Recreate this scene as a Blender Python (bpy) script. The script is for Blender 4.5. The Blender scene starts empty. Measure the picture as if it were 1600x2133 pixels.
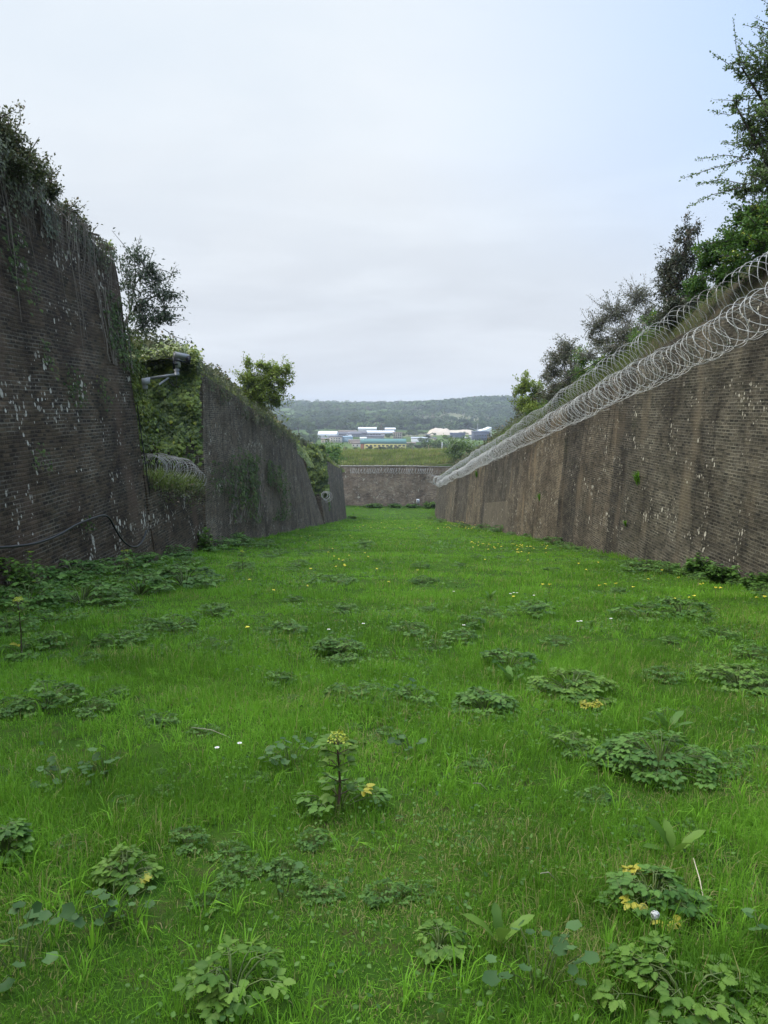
import bpy, math, random
import numpy as np
from mathutils import Vector

S = bpy.context.scene
COL = S.collection
R = np.random.RandomState(7)
rad = math.radians

# ------------------------------------------------------------------ camera
CZ = 1.6
FPX = 1660.0
PITCH = rad(7.5)
cd = bpy.data.cameras.new('camera')
cam = bpy.data.objects.new('camera', cd)
COL.objects.link(cam)
cam.location = (0, 0, CZ)
cam.rotation_euler = (rad(90) - PITCH, 0, 0)
cd.sensor_fit = 'VERTICAL'
cd.sensor_height = 24.0
cd.lens = 24.0 * FPX / 2133.0
cd.clip_start = 0.05
cd.clip_end = 8000
S.camera = cam

# ------------------------------------------------------------------ world, sun, exposure
SUN_EL, SUN_AZ = 52.0, -62.0        # azimuth from +Y towards +X, degrees
S.view_settings.view_transform = 'Standard'
S.view_settings.look = 'None'
S.view_settings.exposure = 0.72
S.view_settings.gamma = 1.0
W = bpy.data.worlds.new('World')
S.world = W
W.use_nodes = True


class NT:
    """small helper to write node trees"""
    def __init__(s, tree):
        s.t = tree
        tree.nodes.clear()

    def n(s, typ, inp=None, **kw):
        nd = s.t.nodes.new(typ)
        for k, v in kw.items():
            setattr(nd, k, v)
        if inp:
            for k, v in inp.items():
                sock = nd.inputs[k]
                if isinstance(v, bpy.types.NodeSocket):
                    s.t.links.new(v, sock)
                else:
                    sock.default_value = v
        return nd

    def math(s, op, a, b=0.0, c=None, clamp=False):
        i = {0: a, 1: b}
        if c is not None:
            i[2] = c
        return s.n('ShaderNodeMath', i, operation=op, use_clamp=clamp).outputs[0]

    def mix(s, f, a, b, blend='MIX'):
        nd = s.n('ShaderNodeMix', None, data_type='RGBA', blend_type=blend)
        for idx, v in ((0, f), (6, a), (7, b)):
            if isinstance(v, bpy.types.NodeSocket):
                s.t.links.new(v, nd.inputs[idx])
            else:
                nd.inputs[idx].default_value = v if idx == 0 else (tuple(v) + (1,))[:4]
        return nd.outputs[2]

    def ss(s, v, lo, hi, a=0.0, b=1.0):
        nd = s.n('ShaderNodeMapRange', {0: v, 1: lo, 2: hi, 3: a, 4: b})
        nd.interpolation_type = 'SMOOTHSTEP'
        return nd.outputs[0]

    def noise(s, vec, scale, detail=3.0, rough=0.5, dist=0.0):
        i = {'Scale': scale, 'Detail': detail, 'Roughness': rough, 'Distortion': dist}
        if vec is not None:
            i['Vector'] = vec
        return s.n('ShaderNodeTexNoise', i).outputs['Fac']

    def vscale(s, vec, sc, off=(0, 0, 0)):
        return s.n('ShaderNodeMapping', {'Vector': vec, 'Scale': sc, 'Location': off}).outputs[0]


def build_world():
    T = NT(W.node_tree)
    sky = T.n('ShaderNodeTexSky', sky_type='NISHITA')
    sky.sun_disc = False
    sky.sun_elevation = rad(SUN_EL)
    sky.sun_rotation = rad(SUN_AZ)
    sky.air_density = 1.0
    sky.dust_density = 1.5
    sky.ozone_density = 1.5
    tc = T.n('ShaderNodeTexCoord')
    d = tc.outputs['Generated']
    sp = T.n('ShaderNodeSeparateXYZ', {0: d})
    x, y, z = sp.outputs
    zc = T.math('ADD', T.math('MAXIMUM', z, 0.0), 0.12)
    pv = T.n('ShaderNodeCombineXYZ', {0: T.math('DIVIDE', x, zc), 1: T.math('DIVIDE', y, zc), 2: 0.0}).outputs[0]
    n1 = T.noise(pv, 0.55, 6.0, 0.5, 0.35)
    n2 = T.noise(T.vscale(d, (1.2, 1.2, 6.0)), 2.2, 5.0, 0.52, 0.5)
    n3 = T.noise(T.vscale(d, (1.0, 1.0, 5.0), (3, 1, 0)), 2.6, 5.0, 0.55, 0.5)
    # cloud brightness: grey and layered low down, white high up
    up = T.ss(z, 0.02, 0.42)
    grey = T.mix(T.ss(n3, 0.32, 0.7), (4.2, 4.5, 4.95), (5.0, 5.35, 5.8))
    white = T.mix(T.ss(n1, 0.36, 0.64), (4.8, 5.3, 5.85), (5.5, 5.85, 6.2))
    cloud = T.mix(up, grey, white)
    dark = T.math('MULTIPLY', T.ss(n2, 0.5, 0.75), T.ss(z, 0.32, 0.1))
    cloud = T.mix(T.math('MULTIPLY', dark, 0.7), cloud, (3.85, 4.12, 4.55))
    # thin blue opening high on the right
    bl = T.math('ADD', T.math('MULTIPLY', x, 1.0), T.math('MULTIPLY', z, 0.35))
    blue = T.math('MULTIPLY', T.ss(T.math('ADD', bl, T.math('MULTIPLY', T.math('SUBTRACT', n1, 0.5), 0.45)), 0.10, 0.66), T.ss(z, 0.02, 0.3))
    skyc = T.mix(0.5, sky.outputs[0], (3.6, 5.6, 9.2))
    col = T.mix(T.math('MULTIPLY', blue, 0.75), cloud, skyc)
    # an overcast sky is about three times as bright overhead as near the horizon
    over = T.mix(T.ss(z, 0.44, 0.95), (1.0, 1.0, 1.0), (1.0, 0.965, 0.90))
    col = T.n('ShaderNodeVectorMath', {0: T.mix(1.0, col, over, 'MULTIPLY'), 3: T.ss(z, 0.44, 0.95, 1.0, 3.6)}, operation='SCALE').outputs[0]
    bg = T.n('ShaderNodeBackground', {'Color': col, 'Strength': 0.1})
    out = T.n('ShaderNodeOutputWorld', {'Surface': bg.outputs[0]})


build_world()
sd = bpy.data.lights.new('sun', 'SUN')
sd.energy = 1.5
sd.angle = rad(22)
sd.color = (1.0, 0.96, 0.9)
sun = bpy.data.objects.new('sun', sd)
COL.objects.link(sun)
_sv = Vector((math.sin(rad(SUN_AZ)) * math.cos(rad(SUN_EL)), math.cos(rad(SUN_AZ)) * math.cos(rad(SUN_EL)), math.sin(rad(SUN_EL))))
sun.rotation_euler = _sv.to_track_quat('Z', 'Y').to_euler()
sun.location = (-30, 10, 60)

# ------------------------------------------------------------------ geometry helpers
SLOPE = 0.129


def g(Y):
    """floor of the ditch"""
    Y = np.asarray(Y, float)
    return -SLOPE * _smin(Y, 131.0, 8.0)


def _smin(a, b, k):
    h = np.clip(0.5 + 0.5 * (b - a) / k, 0, 1)
    return b * (1 - h) + a * h - k * h * (1 - h)


def ray(px, py):
    u = (px - 800.0) / FPX
    v = (1066.5 - py) / FPX
    c, s = math.cos(PITCH), math.sin(PITCH)
    return u, c + v * s, -s + v * c


def P(px, py, Y):
    u, dy, dz = ray(px, py)
    return (u / dy * Y, Y, CZ + dz / dy * Y)


def G(px, py):
    """pixel to the ditch floor"""
    u, dy, dz = ray(px, py)
    s = dz / dy
    den = -s - SLOPE
    Y = CZ / den if den > 0.0125 else 128.0
    Y = min(Y, 128.0)
    return (u / dy * Y, Y, float(g(Y)))


def valley(px, py, zf=-28.4):
    """pixel to the valley floor"""
    u, dy, dz = ray(px, py)
    Y = (zf - CZ) / (dz / dy)
    return (u / dy * Y, Y, zf)


def hash2(ix, iy, seed):
    h = (ix.astype(np.int64) * 374761393 + iy.astype(np.int64) * 668265263 + seed * 974711) & 0x7fffffff
    h = ((h ^ (h >> 13)) * 1274126177) & 0x7fffffff
    return ((h ^ (h >> 16)) & 0xffff) / 65535.0


def vn(x, y, seed=0):
    x = np.asarray(x, float); y = np.asarray(y, float)
    ix = np.floor(x); iy = np.floor(y)
    fx = x - ix; fy = y - iy
    fx = fx * fx * (3 - 2 * fx); fy = fy * fy * (3 - 2 * fy)
    a = hash2(ix, iy, seed); b = hash2(ix + 1, iy, seed)
    c = hash2(ix, iy + 1, seed); d = hash2(ix + 1, iy + 1, seed)
    return (a * (1 - fx) + b * fx) * (1 - fy) + (c * (1 - fx) + d * fx) * fy


def fbm(x, y, seed=0, o=3):
    t = 0; a = 0.5; s = 0
    for i in range(o):
        t = t + a * vn(x * 2 ** i, y * 2 ** i, seed + i * 17); s += a; a *= 0.5
    return t / s


def nrmz(v):
    return v / np.maximum(np.linalg.norm(v, axis=-1, keepdims=True), 1e-9)


class MB:
    def __init__(s):
        s.v = []; s.f = {}; s.t = []; s.uv = {}; s.nv = 0; s.mats = {}

    def add(s, verts, faces, tint=0.5):
        verts = np.asarray(verts, float).reshape(-1, 3)
        faces = np.asarray(faces, np.int64)
        if len(faces):
            s.f.setdefault(faces.shape[1], []).append(faces + s.nv)
        s.v.append(verts)
        t = np.asarray(tint, float)
        s.t.append(np.full(len(verts), float(t)) if t.ndim == 0 else t)
        s.nv += len(verts)
        return s

    def box(s, lo, hi, tint=0.5):
        x0, y0, z0 = lo; x1, y1, z1 = hi
        v = [(x0, y0, z0), (x1, y0, z0), (x1, y1, z0), (x0, y1, z0), (x0, y0, z1), (x1, y0, z1), (x1, y1, z1), (x0, y1, z1)]
        return s.add(v, [(0, 3, 2, 1), (4, 5, 6, 7), (0, 1, 5, 4), (1, 2, 6, 5), (2, 3, 7, 6), (3, 0, 4, 7)], tint)

    def obox(s, c, ax, ay, az, tint=0.5):
        c = np.array(c, float); ax = np.array(ax, float); ay = np.array(ay, float); az = np.array(az, float)
        v = [c + a * ax + b * ay + d * az for d in (-1, 1) for a, b in ((-1, -1), (1, -1), (1, 1), (-1, 1))]
        return s.add(v, [(0, 3, 2, 1), (4, 5, 6, 7), (0, 1, 5, 4), (1, 2, 6, 5), (2, 3, 7, 6), (3, 0, 4, 7)], tint)

    def tube(s, pts, r, k=5, tint=0.5, cap=True):
        p = np.asarray(pts, float); n = len(p)
        r = np.full(n, r) if np.ndim(r) == 0 else np.asarray(r, float)
        d = np.gradient(p, axis=0); d = nrmz(d)
        ref = np.array([0.31, 0.17, 0.93]) if abs(d[:, 2]).mean() < 0.8 else np.array([0.95, 0.2, 0.1])
        a = nrmz(np.cross(d, ref)); b = np.cross(d, a)
        th = np.linspace(0, 2 * np.pi, k, endpoint=False)
        ring = p[:, None] + r[:, None, None] * (np.cos(th)[None, :, None] * a[:, None] + np.sin(th)[None, :, None] * b[:, None])
        i = np.arange(n - 1)[:, None] * k; j = np.arange(k)[None, :]; j2 = (j + 1) % k
        q = np.stack([i + j, i + j2, i + k + j2, i + k + j], -1).reshape(-1, 4)
        s.add(ring.reshape(-1, 3), q, tint)
        if cap and k >= 3:
            base = s.nv - n * k
            for st in (0, (n - 1) * k):
                for m in range(1, k - 1):
                    s.f.setdefault(3, []).append(np.array([[base + st, base + st + m, base + st + m + 1]]))
        return s

    def inst(s, tv, tf, pos, Rm, sc, tint, vt=None):
        """bake many copies of a template"""
        tv = np.asarray(tv, float); n = len(pos); k = len(tv)
        sc = np.asarray(sc, float)
        if sc.ndim == 1:
            loc = tv[None] * sc[:, None, None]
        else:
            loc = tv[None] * sc[:, None, :]
        v = pos[:, None] + np.einsum('nij,nkj->nki', Rm, loc)
        off = s.nv + np.arange(n) * k
        for arr in tf:
            arr = np.asarray(arr, np.int64)
            s.f.setdefault(arr.shape[1], []).append((arr[None] + off[:, None, None]).reshape(-1, arr.shape[1]))
        s.v.append(v.reshape(-1, 3)); tt = np.repeat(np.asarray(tint, float), k)
        if vt is not None:
            tt = np.where(tt < 0.95, np.clip(tt + np.tile(vt, n), 0, 0.95), tt)
        s.t.append(tt); s.nv += n * k
        return s

    def mesh(s, name, mat, smooth=False, uv=None):
        me = bpy.data.meshes.new(name)
        v = np.concatenate(s.v) if s.v else np.zeros((0, 3))
        me.vertices.add(len(v))
        me.vertices.foreach_set('co', v.astype(np.float32).ravel())
        loops = []; starts = []; tot = 0
        for k, fl in s.f.items():
            a = np.concatenate(fl)
            loops.append(a.ravel()); starts.append(tot + np.arange(len(a)) * k); tot += a.size
        if loops:
            L = np.concatenate(loops); ST = np.concatenate(starts)
            me.loops.add(len(L)); me.loops.foreach_set('vertex_index', L.astype(np.int32))
            me.polygons.add(len(ST)); me.polygons.foreach_set('loop_start', ST.astype(np.int32))
            if uv is not None:
                ul = me.uv_layers.new(name='UVMap')
                ul.data.foreach_set('uv', uv[L].astype(np.float32).ravel())
        at = me.attributes.new('tint', 'FLOAT', 'POINT')
        at.data.foreach_set('value', np.concatenate(s.t).astype(np.float32) if s.t else np.zeros(0, np.float32))
        me.update(calc_edges=True)
        if smooth:
            me.polygons.foreach_set('use_smooth', np.ones(len(me.polygons), bool))
        if mat is not None:
            me.materials.append(mat)
        return me

    def build(s, name, mat, parent=None, smooth=False, loc=None, uv=None):
        if loc is not None:                       # put the origin at loc
            l = np.array(loc, float)
            s.v = [a - l for a in s.v]
        o = bpy.data.objects.new(name, s.mesh(name, mat, smooth, uv))
        COL.objects.link(o)
        if parent is not None:
            o.parent = parent
        elif loc is not None:
            o.location = loc
        return o


def tag(o, label=None, cat=None, group=None, kind=None):
    if label: o['label'] = label
    if cat: o['category'] = cat
    if group: o['group'] = group
    if kind: o['kind'] = kind
    return o


def empty(name, loc, label, cat, group=None, rz=0.0):
    o = bpy.data.objects.new(name, None)
    COL.objects.link(o)
    o.location = loc; o.rotation_euler = (0, 0, rz)
    o.empty_display_size = 0.2
    return tag(o, label, cat, group)


def copy_tree(o, loc, rz=0.0, sc=1.0, label=None, group=None):
    c = o.copy(); COL.objects.link(c)
    c.location = loc; c.rotation_euler = (0, 0, rz); c.scale = (sc, sc, sc) if np.ndim(sc) == 0 else sc
    if label: c['label'] = label
    if group: c['group'] = group
    for ch in list(o.children):
        k = ch.copy(); COL.objects.link(k); k.parent = c
        for g2 in list(ch.children):
            m = g2.copy(); COL.objects.link(m); m.parent = k
    return c


def frames(d, n):
    X = nrmz(d); Z = nrmz(n - (n * X).sum(-1, keepdims=True) * X); Y = np.cross(Z, X)
    return np.stack([X, Y, Z], -1)


def rdirs(n, rs):
    return nrmz(rs.normal(size=(n, 3)))


# ------------------------------------------------------------------ materials
def new_mat(name):
    m = bpy.data.materials.new(name)
    m.use_nodes = True
    return m, NT(m.node_tree)


def leaf_mat(name, dark, light, odd=None, odd_at=0.93, trans=0.3, rough=0.5, spec=0.3, nscale=6.0):
    """foliage: colour by the leaf's own tint value, with a share of odd coloured leaves"""
    m, T = new_mat(name)
    t = T.n('ShaderNodeAttribute', attribute_name='tint').outputs['Fac']
    geo = T.n('ShaderNodeTexCoord').outputs['Object']
    nz = T.noise(geo, nscale, 2.0)
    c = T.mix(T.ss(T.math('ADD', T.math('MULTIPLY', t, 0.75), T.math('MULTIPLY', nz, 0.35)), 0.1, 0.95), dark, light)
    if odd:
        c = T.mix(T.ss(t, odd_at, odd_at + 0.02), c, odd)
    p = T.n('ShaderNodeBsdfPrincipled', {'Base Color': c, 'Roughness': rough, 'Specular IOR Level': spec})
    tr = T.n('ShaderNodeBsdfTranslucent', {'Color': T.mix(0.35, c, (c_mul(light, 1.3)))})
    mx = T.n('ShaderNodeMixShader', {0: trans, 1: p.outputs[0], 2: tr.outputs[0]})
    T.n('ShaderNodeOutputMaterial', {'Surface': mx.outputs[0]})
    return m


def c_mul(c, k):
    return tuple(min(1.0, a * k) for a in c)


def plain_mat(name, col, rough=0.7, metal=0.0, var=0.25, scale=4.0, spec=0.3, bump=0.0):
    m, T = new_mat(name)
    oc = T.n('ShaderNodeTexCoord').outputs['Object']
    nz = T.noise(oc, scale, 5.0, 0.6)
    c = T.mix(nz, c_mul(col, 1 - var), c_mul(col, 1 + var))
    i = {'Base Color': c, 'Roughness': rough, 'Metallic': metal, 'Specular IOR Level': spec}
    if bump:
        b = T.n('ShaderNodeBump', {'Height': T.noise(oc, scale * 4, 4.0), 'Strength': bump, 'Distance': 0.05})
        i['Normal'] = b.outputs[0]
    p = T.n('ShaderNodeBsdfPrincipled', i)
    T.n('ShaderNodeOutputMaterial', {'Surface': p.outputs[0]})
    return m


def brick_mat(name, c1, c2, mortar, spots=0.5, spot_scale=1.0, streak=0.5, segs=None, warm=None, moss=0.3, patch=None,
              speck=0.4, course=(0.235, 0.078), ledges=0.0):
    """weathered brickwork on UVs measured in metres (u along the wall, v the height)"""
    m, T = new_mat(name)
    uv = T.n('ShaderNodeUVMap', uv_map='UVMap').outputs[0]
    wob = T.n('ShaderNodeTexNoise', {'Vector': uv, 'Scale': 2.5, 'Detail': 3.0})
    uvw = T.n('ShaderNodeVectorMath', {0: uv, 1: T.n('ShaderNodeVectorMath', {0: wob.outputs['Color'], 1: (0.02, 0.02, 0)}, operation='MULTIPLY').outputs[0]}, operation='ADD').outputs[0]
    br = T.n('ShaderNodeTexBrick', {'Vector': uvw, 'Color1': (*c1, 1), 'Color2': (*c2, 1), 'Mortar': (*mortar, 1), 'Scale': 1.0,
                                    'Mortar Size': 0.016, 'Mortar Smooth': 0.35, 'Bias': -0.1, 'Brick Width': course[0], 'Row Height': course[1]})
    col = br.outputs['Color']; fac = br.outputs['Fac']
    # single bricks that are paler, redder or nearly black
    vb = T.n('ShaderNodeTexVoronoi', {'Vector': T.vscale(uv, (4.4, 13.0, 1)), 'Scale': 1.0, 'Randomness': 0.6})
    bc = T.n('ShaderNodeSeparateColor', {0: vb.outputs['Color']})
    col = T.mix(T.ss(bc.outputs[0], 0.70, 0.95, 0.0, 0.3), col, c_mul(c1, 0.45))
    col = T.mix(T.ss(bc.outputs[1], 0.8, 0.95, 0.0, 0.3), col, c_mul(c2, 1.7))
    # missing joints: irregular dark rows
    jn = T.noise(T.vscale(uv, (1.3, 9.0, 1)), 1.0, 4.0, 0.6)
    col = T.mix(T.math('MULTIPLY', T.ss(jn, 0.55, 0.62), T.math('MULTIPLY', fac, 0.55)), col, c_mul(c1, 0.35))
    jv = T.noise(T.vscale(uv, (0.7, 1.6, 1), (31, 8, 0)), 1.0, 5.0, 0.65)
    col = T.mix(T.math('MULTIPLY', T.ss(jv, 0.40, 0.58, 0.0, 0.92), fac), col, T.mix(jn, c_mul(c1, 0.55), c_mul(c2, 1.1)))
    # wide weathering
    big = T.noise(uv, 0.35, 5.0, 0.6)
    col = T.mix(T.ss(big, 0.35, 0.72), col, T.mix(1.0, col, (0.48, 0.47, 0.48), 'MULTIPLY'))
    med = T.noise(T.vscale(uv, (1, 1, 1), (5, 3, 0)), 2.2, 5.0, 0.65)
    col = T.mix(T.ss(med, 0.4, 0.75, 0, 0.7), col, T.mix(1.0, col, (1.5, 1.42, 1.3), 'MULTIPLY'))
    st = T.noise(T.vscale(uv, (2.2, 0.11, 1)), 1.0, 4.0, 0.6)
    col = T.mix(T.math('MULTIPLY', T.ss(st, 0.5, 0.7), streak), col, T.mix(1.0, col, (0.35, 0.34, 0.35), 'MULTIPLY'))
    if warm:
        wn = T.noise(T.vscale(uv, (0.8, 0.35, 1), (9, 2, 0)), 1.0, 3.0)
        col = T.mix(T.ss(wn, 0.52, 0.72, 0, 0.75), col, warm)
    if segs:                                   # stretches laid in different brick and worn differently
        sx = T.n('ShaderNodeSeparateXYZ', {0: uvw}).outputs[0]
        rp = T.n('ShaderNodeValToRGB', {0: T.math('DIVIDE', T.math('ADD', sx, T.math('MULTIPLY', T.math('SUBTRACT', T.noise(uv, 1.5, 4.0), 0.5), 0.7)), 160.0)})
        rp.color_ramp.interpolation = 'CONSTANT'
        el = rp.color_ramp.elements
        while len(el) > 1:
            el.remove(el[-1])
        for i, (u0, c) in enumerate(segs):
            e = el[0] if i == 0 else el.new(u0 / 160.0)
            e.position = u0 / 160.0
            e.color = (*c, 1)
        col = T.mix(1.0, col, rp.outputs[0], 'MULTIPLY')
    if patch:
        pu0, pu1, pv0, pv1, pc, sk = patch
        s3 = T.n('ShaderNodeSeparateXYZ', {0: uvw})
        vv = T.math('ADD', s3.outputs[1], T.math('MULTIPLY', T.math('SUBTRACT', s3.outputs[0], pu0), sk))
        inside = T.math('MULTIPLY', T.math('MULTIPLY', T.math('GREATER_THAN', s3.outputs[0], pu0), T.math('LESS_THAN', s3.outputs[0], pu1)),
                        T.math('MULTIPLY', T.math('GREATER_THAN', vv, pv0), T.math('LESS_THAN', vv, pv1)))
        col = T.mix(T.math('MULTIPLY', inside, 0.5), col, T.mix(T.ss(T.noise(uv, 4.0, 4.0), 0.3, 0.7), c_mul(pc, 0.75), pc))
    # moss and algae
    mo = T.noise(T.vscale(uv, (1, 0.6, 1), (20, 7, 0)), 1.1, 5.0, 0.65)
    col = T.mix(T.ss(mo, 0.56, 0.8, 0, moss), col, (0.035, 0.045, 0.018))
    # lime blooms and lichen: pale spots with runs below them
    clus = T.ss(T.noise(T.vscale(uv, (1, 1, 1), (2, 11, 0)), 0.9, 3.0), 0.42, 0.66, 0.06, 1.0)
    edge = T.math('MULTIPLY', T.math('SUBTRACT', T.noise(uv, 18.0, 3.0, 0.6), 0.5), 0.42)
    for (sx_, sy_, thr, keep, amt) in ((3.0, 2.1, 0.28, 0.45, 1.0), (6.5, 4.6, 0.42, 0.6, 1.0), (13.0, 9.0, 0.45, 0.6, 0.9), (3.4, 0.8, 0.16, 0.35, 0.75)):
        vo = T.n('ShaderNodeTexVoronoi', {'Vector': T.vscale(uvw, (sx_ * spot_scale, sy_ * spot_scale, 1), (sx_, sy_ * 3, 0)), 'Scale': 1.0, 'Randomness': 1.0})
        rr = T.n('ShaderNodeSeparateColor', {0: vo.outputs['Color']})
        size = T.math('MULTIPLY', T.math('MULTIPLY', T.ss(rr.outputs[0], 1.0 - keep * spots, 1.0 - keep * spots + 0.22, 0.0, 1.0), thr), clus)
        msk = T.ss(T.math('SUBTRACT', size, T.math('ADD', vo.outputs['Distance'], edge)), 0.0, 0.04, 0, amt)
        msk = T.math('MULTIPLY', msk, T.math('GREATER_THAN', size, 0.03))
        col = T.mix(msk, col, T.mix(rr.outputs[1], (0.26, 0.235, 0.19), (0.55, 0.51, 0.42)))
    # crumbs of mortar catching in the joints
    sk_ = T.noise(uv, 34.0, 2.0, 0.7)
    col = T.mix(T.math('MULTIPLY', T.ss(sk_, 0.60, 0.70, 0, speck), T.ss(med, 0.42, 0.6)), col, (0.33, 0.31, 0.27))
    h = T.math('ADD', T.math('MULTIPLY', fac, -1.0), T.math('ADD', T.math('MULTIPLY', T.noise(uv, 9.0, 5.0, 0.7), 1.1), T.math('MULTIPLY', bc.outputs[2], 0.5)))
    bm = T.n('ShaderNodeBump', {'Height': h, 'Strength': 0.75, 'Distance': 0.02})
    p = T.n('ShaderNodeBsdfPrincipled', {'Base Color': col, 'Roughness': 0.92, 'Specular IOR Level': 0.12, 'Normal': bm.outputs[0]})
    T.n('ShaderNodeOutputMaterial', {'Surface': p.outputs[0]})
    return m


def soil_mat(name, a, b, c, s1=0.5, s2=7.0):
    m, T = new_mat(name)
    oc = T.n('ShaderNodeTexCoord').outputs['Object']
    col = T.mix(T.ss(T.noise(oc, s1, 4.0), 0.35, 0.7), a, b)
    col = T.mix(T.ss(T.noise(oc, s2, 5.0, 0.65), 0.5, 0.72), col, c)
    bm = T.n('ShaderNodeBump', {'Height': T.noise(oc, s2 * 4, 5.0, 0.7), 'Strength': 0.8, 'Distance': 0.05})
    p = T.n('ShaderNodeBsdfPrincipled', {'Base Color': col, 'Roughness': 1.0, 'Specular IOR Level': 0.05, 'Normal': bm.outputs[0]})
    T.n('ShaderNodeOutputMaterial', {'Surface': p.outputs[0]})
    return m


# grass: tint < 0.9 goes dark to light green, above it dry straw
M = {}
M['grass'] = leaf_mat('grass_blades', (0.047, 0.120, 0.008), (0.180, 0.385, 0.032), (0.30, 0.27, 0.11), 0.955, 0.4, 0.6, 0.12, 0.7)
M['rough_grass'] = leaf_mat('rough_grass', (0.06, 0.105, 0.018), (0.23, 0.29, 0.07), (0.32, 0.27, 0.13), 0.84, 0.3, 0.6, 0.15, 0.4)
M['weed'] = leaf_mat('weed_leaves', (0.030, 0.085, 0.013), (0.110, 0.215, 0.038), (0.30, 0.32, 0.03), 0.985, 0.28, 0.5, 0.18, 5.0)
M['weed_bright'] = leaf_mat('bright_weed_leaves', (0.048, 0.115, 0.014), (0.135, 0.235, 0.036), (0.46, 0.38, 0.03), 0.985, 0.3, 0.5, 0.18, 5.0)
M['weed_yellow'] = leaf_mat('yellowed_leaves', (0.26, 0.27, 0.03), (0.42, 0.37, 0.04), None, 1, 0.28, 0.45, 0.3)
M['mallow'] = leaf_mat('mallow_leaves', (0.030, 0.075, 0.020), (0.085, 0.160, 0.050), None, 1, 0.22, 0.55, 0.15)
M['stem'] = plain_mat('plant_stem', (0.09, 0.13, 0.035), 0.6)
M['dark_stem'] = plain_mat('dark_plant_stem', (0.07, 0.045, 0.03), 0.6)
M['umbel'] = leaf_mat('flower_umbel', (0.22, 0.30, 0.03), (0.42, 0.45, 0.05), None, 1, 0.2)
M['bark'] = plain_mat('bark', (0.075, 0.06, 0.045), 0.9, scale=9, bump=0.5)
M['bark_grey'] = plain_mat('grey_bark', (0.20, 0.19, 0.17), 0.9, scale=9, bump=0.5)
M['ivy'] = leaf_mat('ivy_leaves', (0.020, 0.050, 0.009), (0.185, 0.25, 0.034), (0.30, 0.33, 0.04), 0.94, 0.2, 0.45, 0.3, 1.3)
M['ivy_bright'] = leaf_mat('young_ivy_leaves', (0.06, 0.10, 0.015), (0.23, 0.27, 0.035), None, 1, 0.22, 0.4, 0.4, 1.3)
M['creeper'] = leaf_mat('creeper_leaves', (0.026, 0.046, 0.011), (0.09, 0.13, 0.032), (0.11, 0.085, 0.04), 0.86, 0.2, 0.65, 0.1, 2.0)
M['hawthorn'] = leaf_mat('hawthorn_leaves', (0.040, 0.080, 0.018), (0.155, 0.24, 0.055), (0.34, 0.36, 0.28), 0.93, 0.3, 0.5, 0.3, 0.9)
M['dark_leaf'] = leaf_mat('dark_leaves', (0.028, 0.050, 0.026), (0.085, 0.125, 0.060), (0.16, 0.14, 0.12), 0.93, 0.2, 0.42, 0.45, 1.5)
M['holm'] = leaf_mat('brown_green_leaves', (0.030, 0.046, 0.026), (0.100, 0.115, 0.062), (0.16, 0.12, 0.09), 0.85, 0.2, 0.45, 0.4, 1.5)
M['grey_leaf'] = leaf_mat('grey_leaves', (0.065, 0.075, 0.045), (0.18, 0.19, 0.12), (0.21, 0.17, 0.12), 0.8, 0.25, 0.55, 0.3, 1.5)
M['green_leaf'] = leaf_mat('fresh_green_leaves', (0.08, 0.13, 0.02), (0.27, 0.34, 0.055), None, 1, 0.32, 0.5, 0.3, 0.9)
M['bramble'] = leaf_mat('bramble_leaves', (0.040, 0.052, 0.022), (0.135, 0.15, 0.055), (0.17, 0.12, 0.07), 0.85, 0.22, 0.5, 0.3, 1.2)
M['bank_scrub'] = leaf_mat('bank_scrub_leaves', (0.035, 0.045, 0.02), (0.13, 0.14, 0.055), (0.20, 0.15, 0.09), 0.8, 0.22, 0.6, 0.2, 0.6)
M['twig'] = plain_mat('dry_twigs', (0.19, 0.16, 0.125), 0.9)
M['straw'] = plain_mat('dry_straw', (0.45, 0.40, 0.27), 0.8)
M['cowslip'] = plain_mat('yellow_petals', (0.72, 0.62, 0.05), 0.6, var=0.15)
M['daisy'] = plain_mat('white_petals', (0.80, 0.78, 0.80), 0.6, var=0.06)
M['eye'] = plain_mat('yellow_flower_eye', (0.62, 0.42, 0.03), 0.7)
M['fluff'] = plain_mat('seed_fluff', (0.50, 0.50, 0.48), 0.9)
M['razor'] = plain_mat('galvanised_wire', (0.42, 0.42, 0.40), 0.5, 0.35, 0.25, 3.0, 0.4)
M['razor_dull'] = plain_mat('weathered_wire', (0.33, 0.32, 0.29), 0.6, 0.25, 0.3, 3.0, 0.3)
M['cable'] = plain_mat('black_cable', (0.018, 0.018, 0.02), 0.45)
M['cctv_white'] = plain_mat('white_casing', (0.33, 0.33, 0.34), 0.45, var=0.1)
M['cctv_dark'] = plain_mat('black_casing', (0.02, 0.02, 0.024), 0.4)
M['cctv_grey'] = plain_mat('galvanised_bracket', (0.24, 0.25, 0.26), 0.5, 0.3)
M['lens'] = plain_mat('glass_lens', (0.01, 0.01, 0.012), 0.1, spec=0.6)
M['sign_white'] = plain_mat('white_notice', (0.82, 0.82, 0.82), 0.5, var=0.03)
M['sign_dark'] = plain_mat('dark_print', (0.04, 0.05, 0.08), 0.5)
M['coping'] = plain_mat('coping_stone', (0.25, 0.235, 0.205), 0.9, scale=3, var=0.35, bump=0.4)
M['post'] = plain_mat('fence_post', (0.20, 0.165, 0.12), 0.9)
M['pole'] = plain_mat('grey_pole', (0.42, 0.43, 0.44), 0.6)
M['soil'] = soil_mat('lawn_soil', (0.034, 0.082, 0.010), (0.048, 0.098, 0.012), (0.060, 0.068, 0.022))
M['bank'] = soil_mat('bank_soil', (0.05, 0.06, 0.022), (0.085, 0.085, 0.035), (0.11, 0.085, 0.055), 0.4, 3.0)
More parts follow.
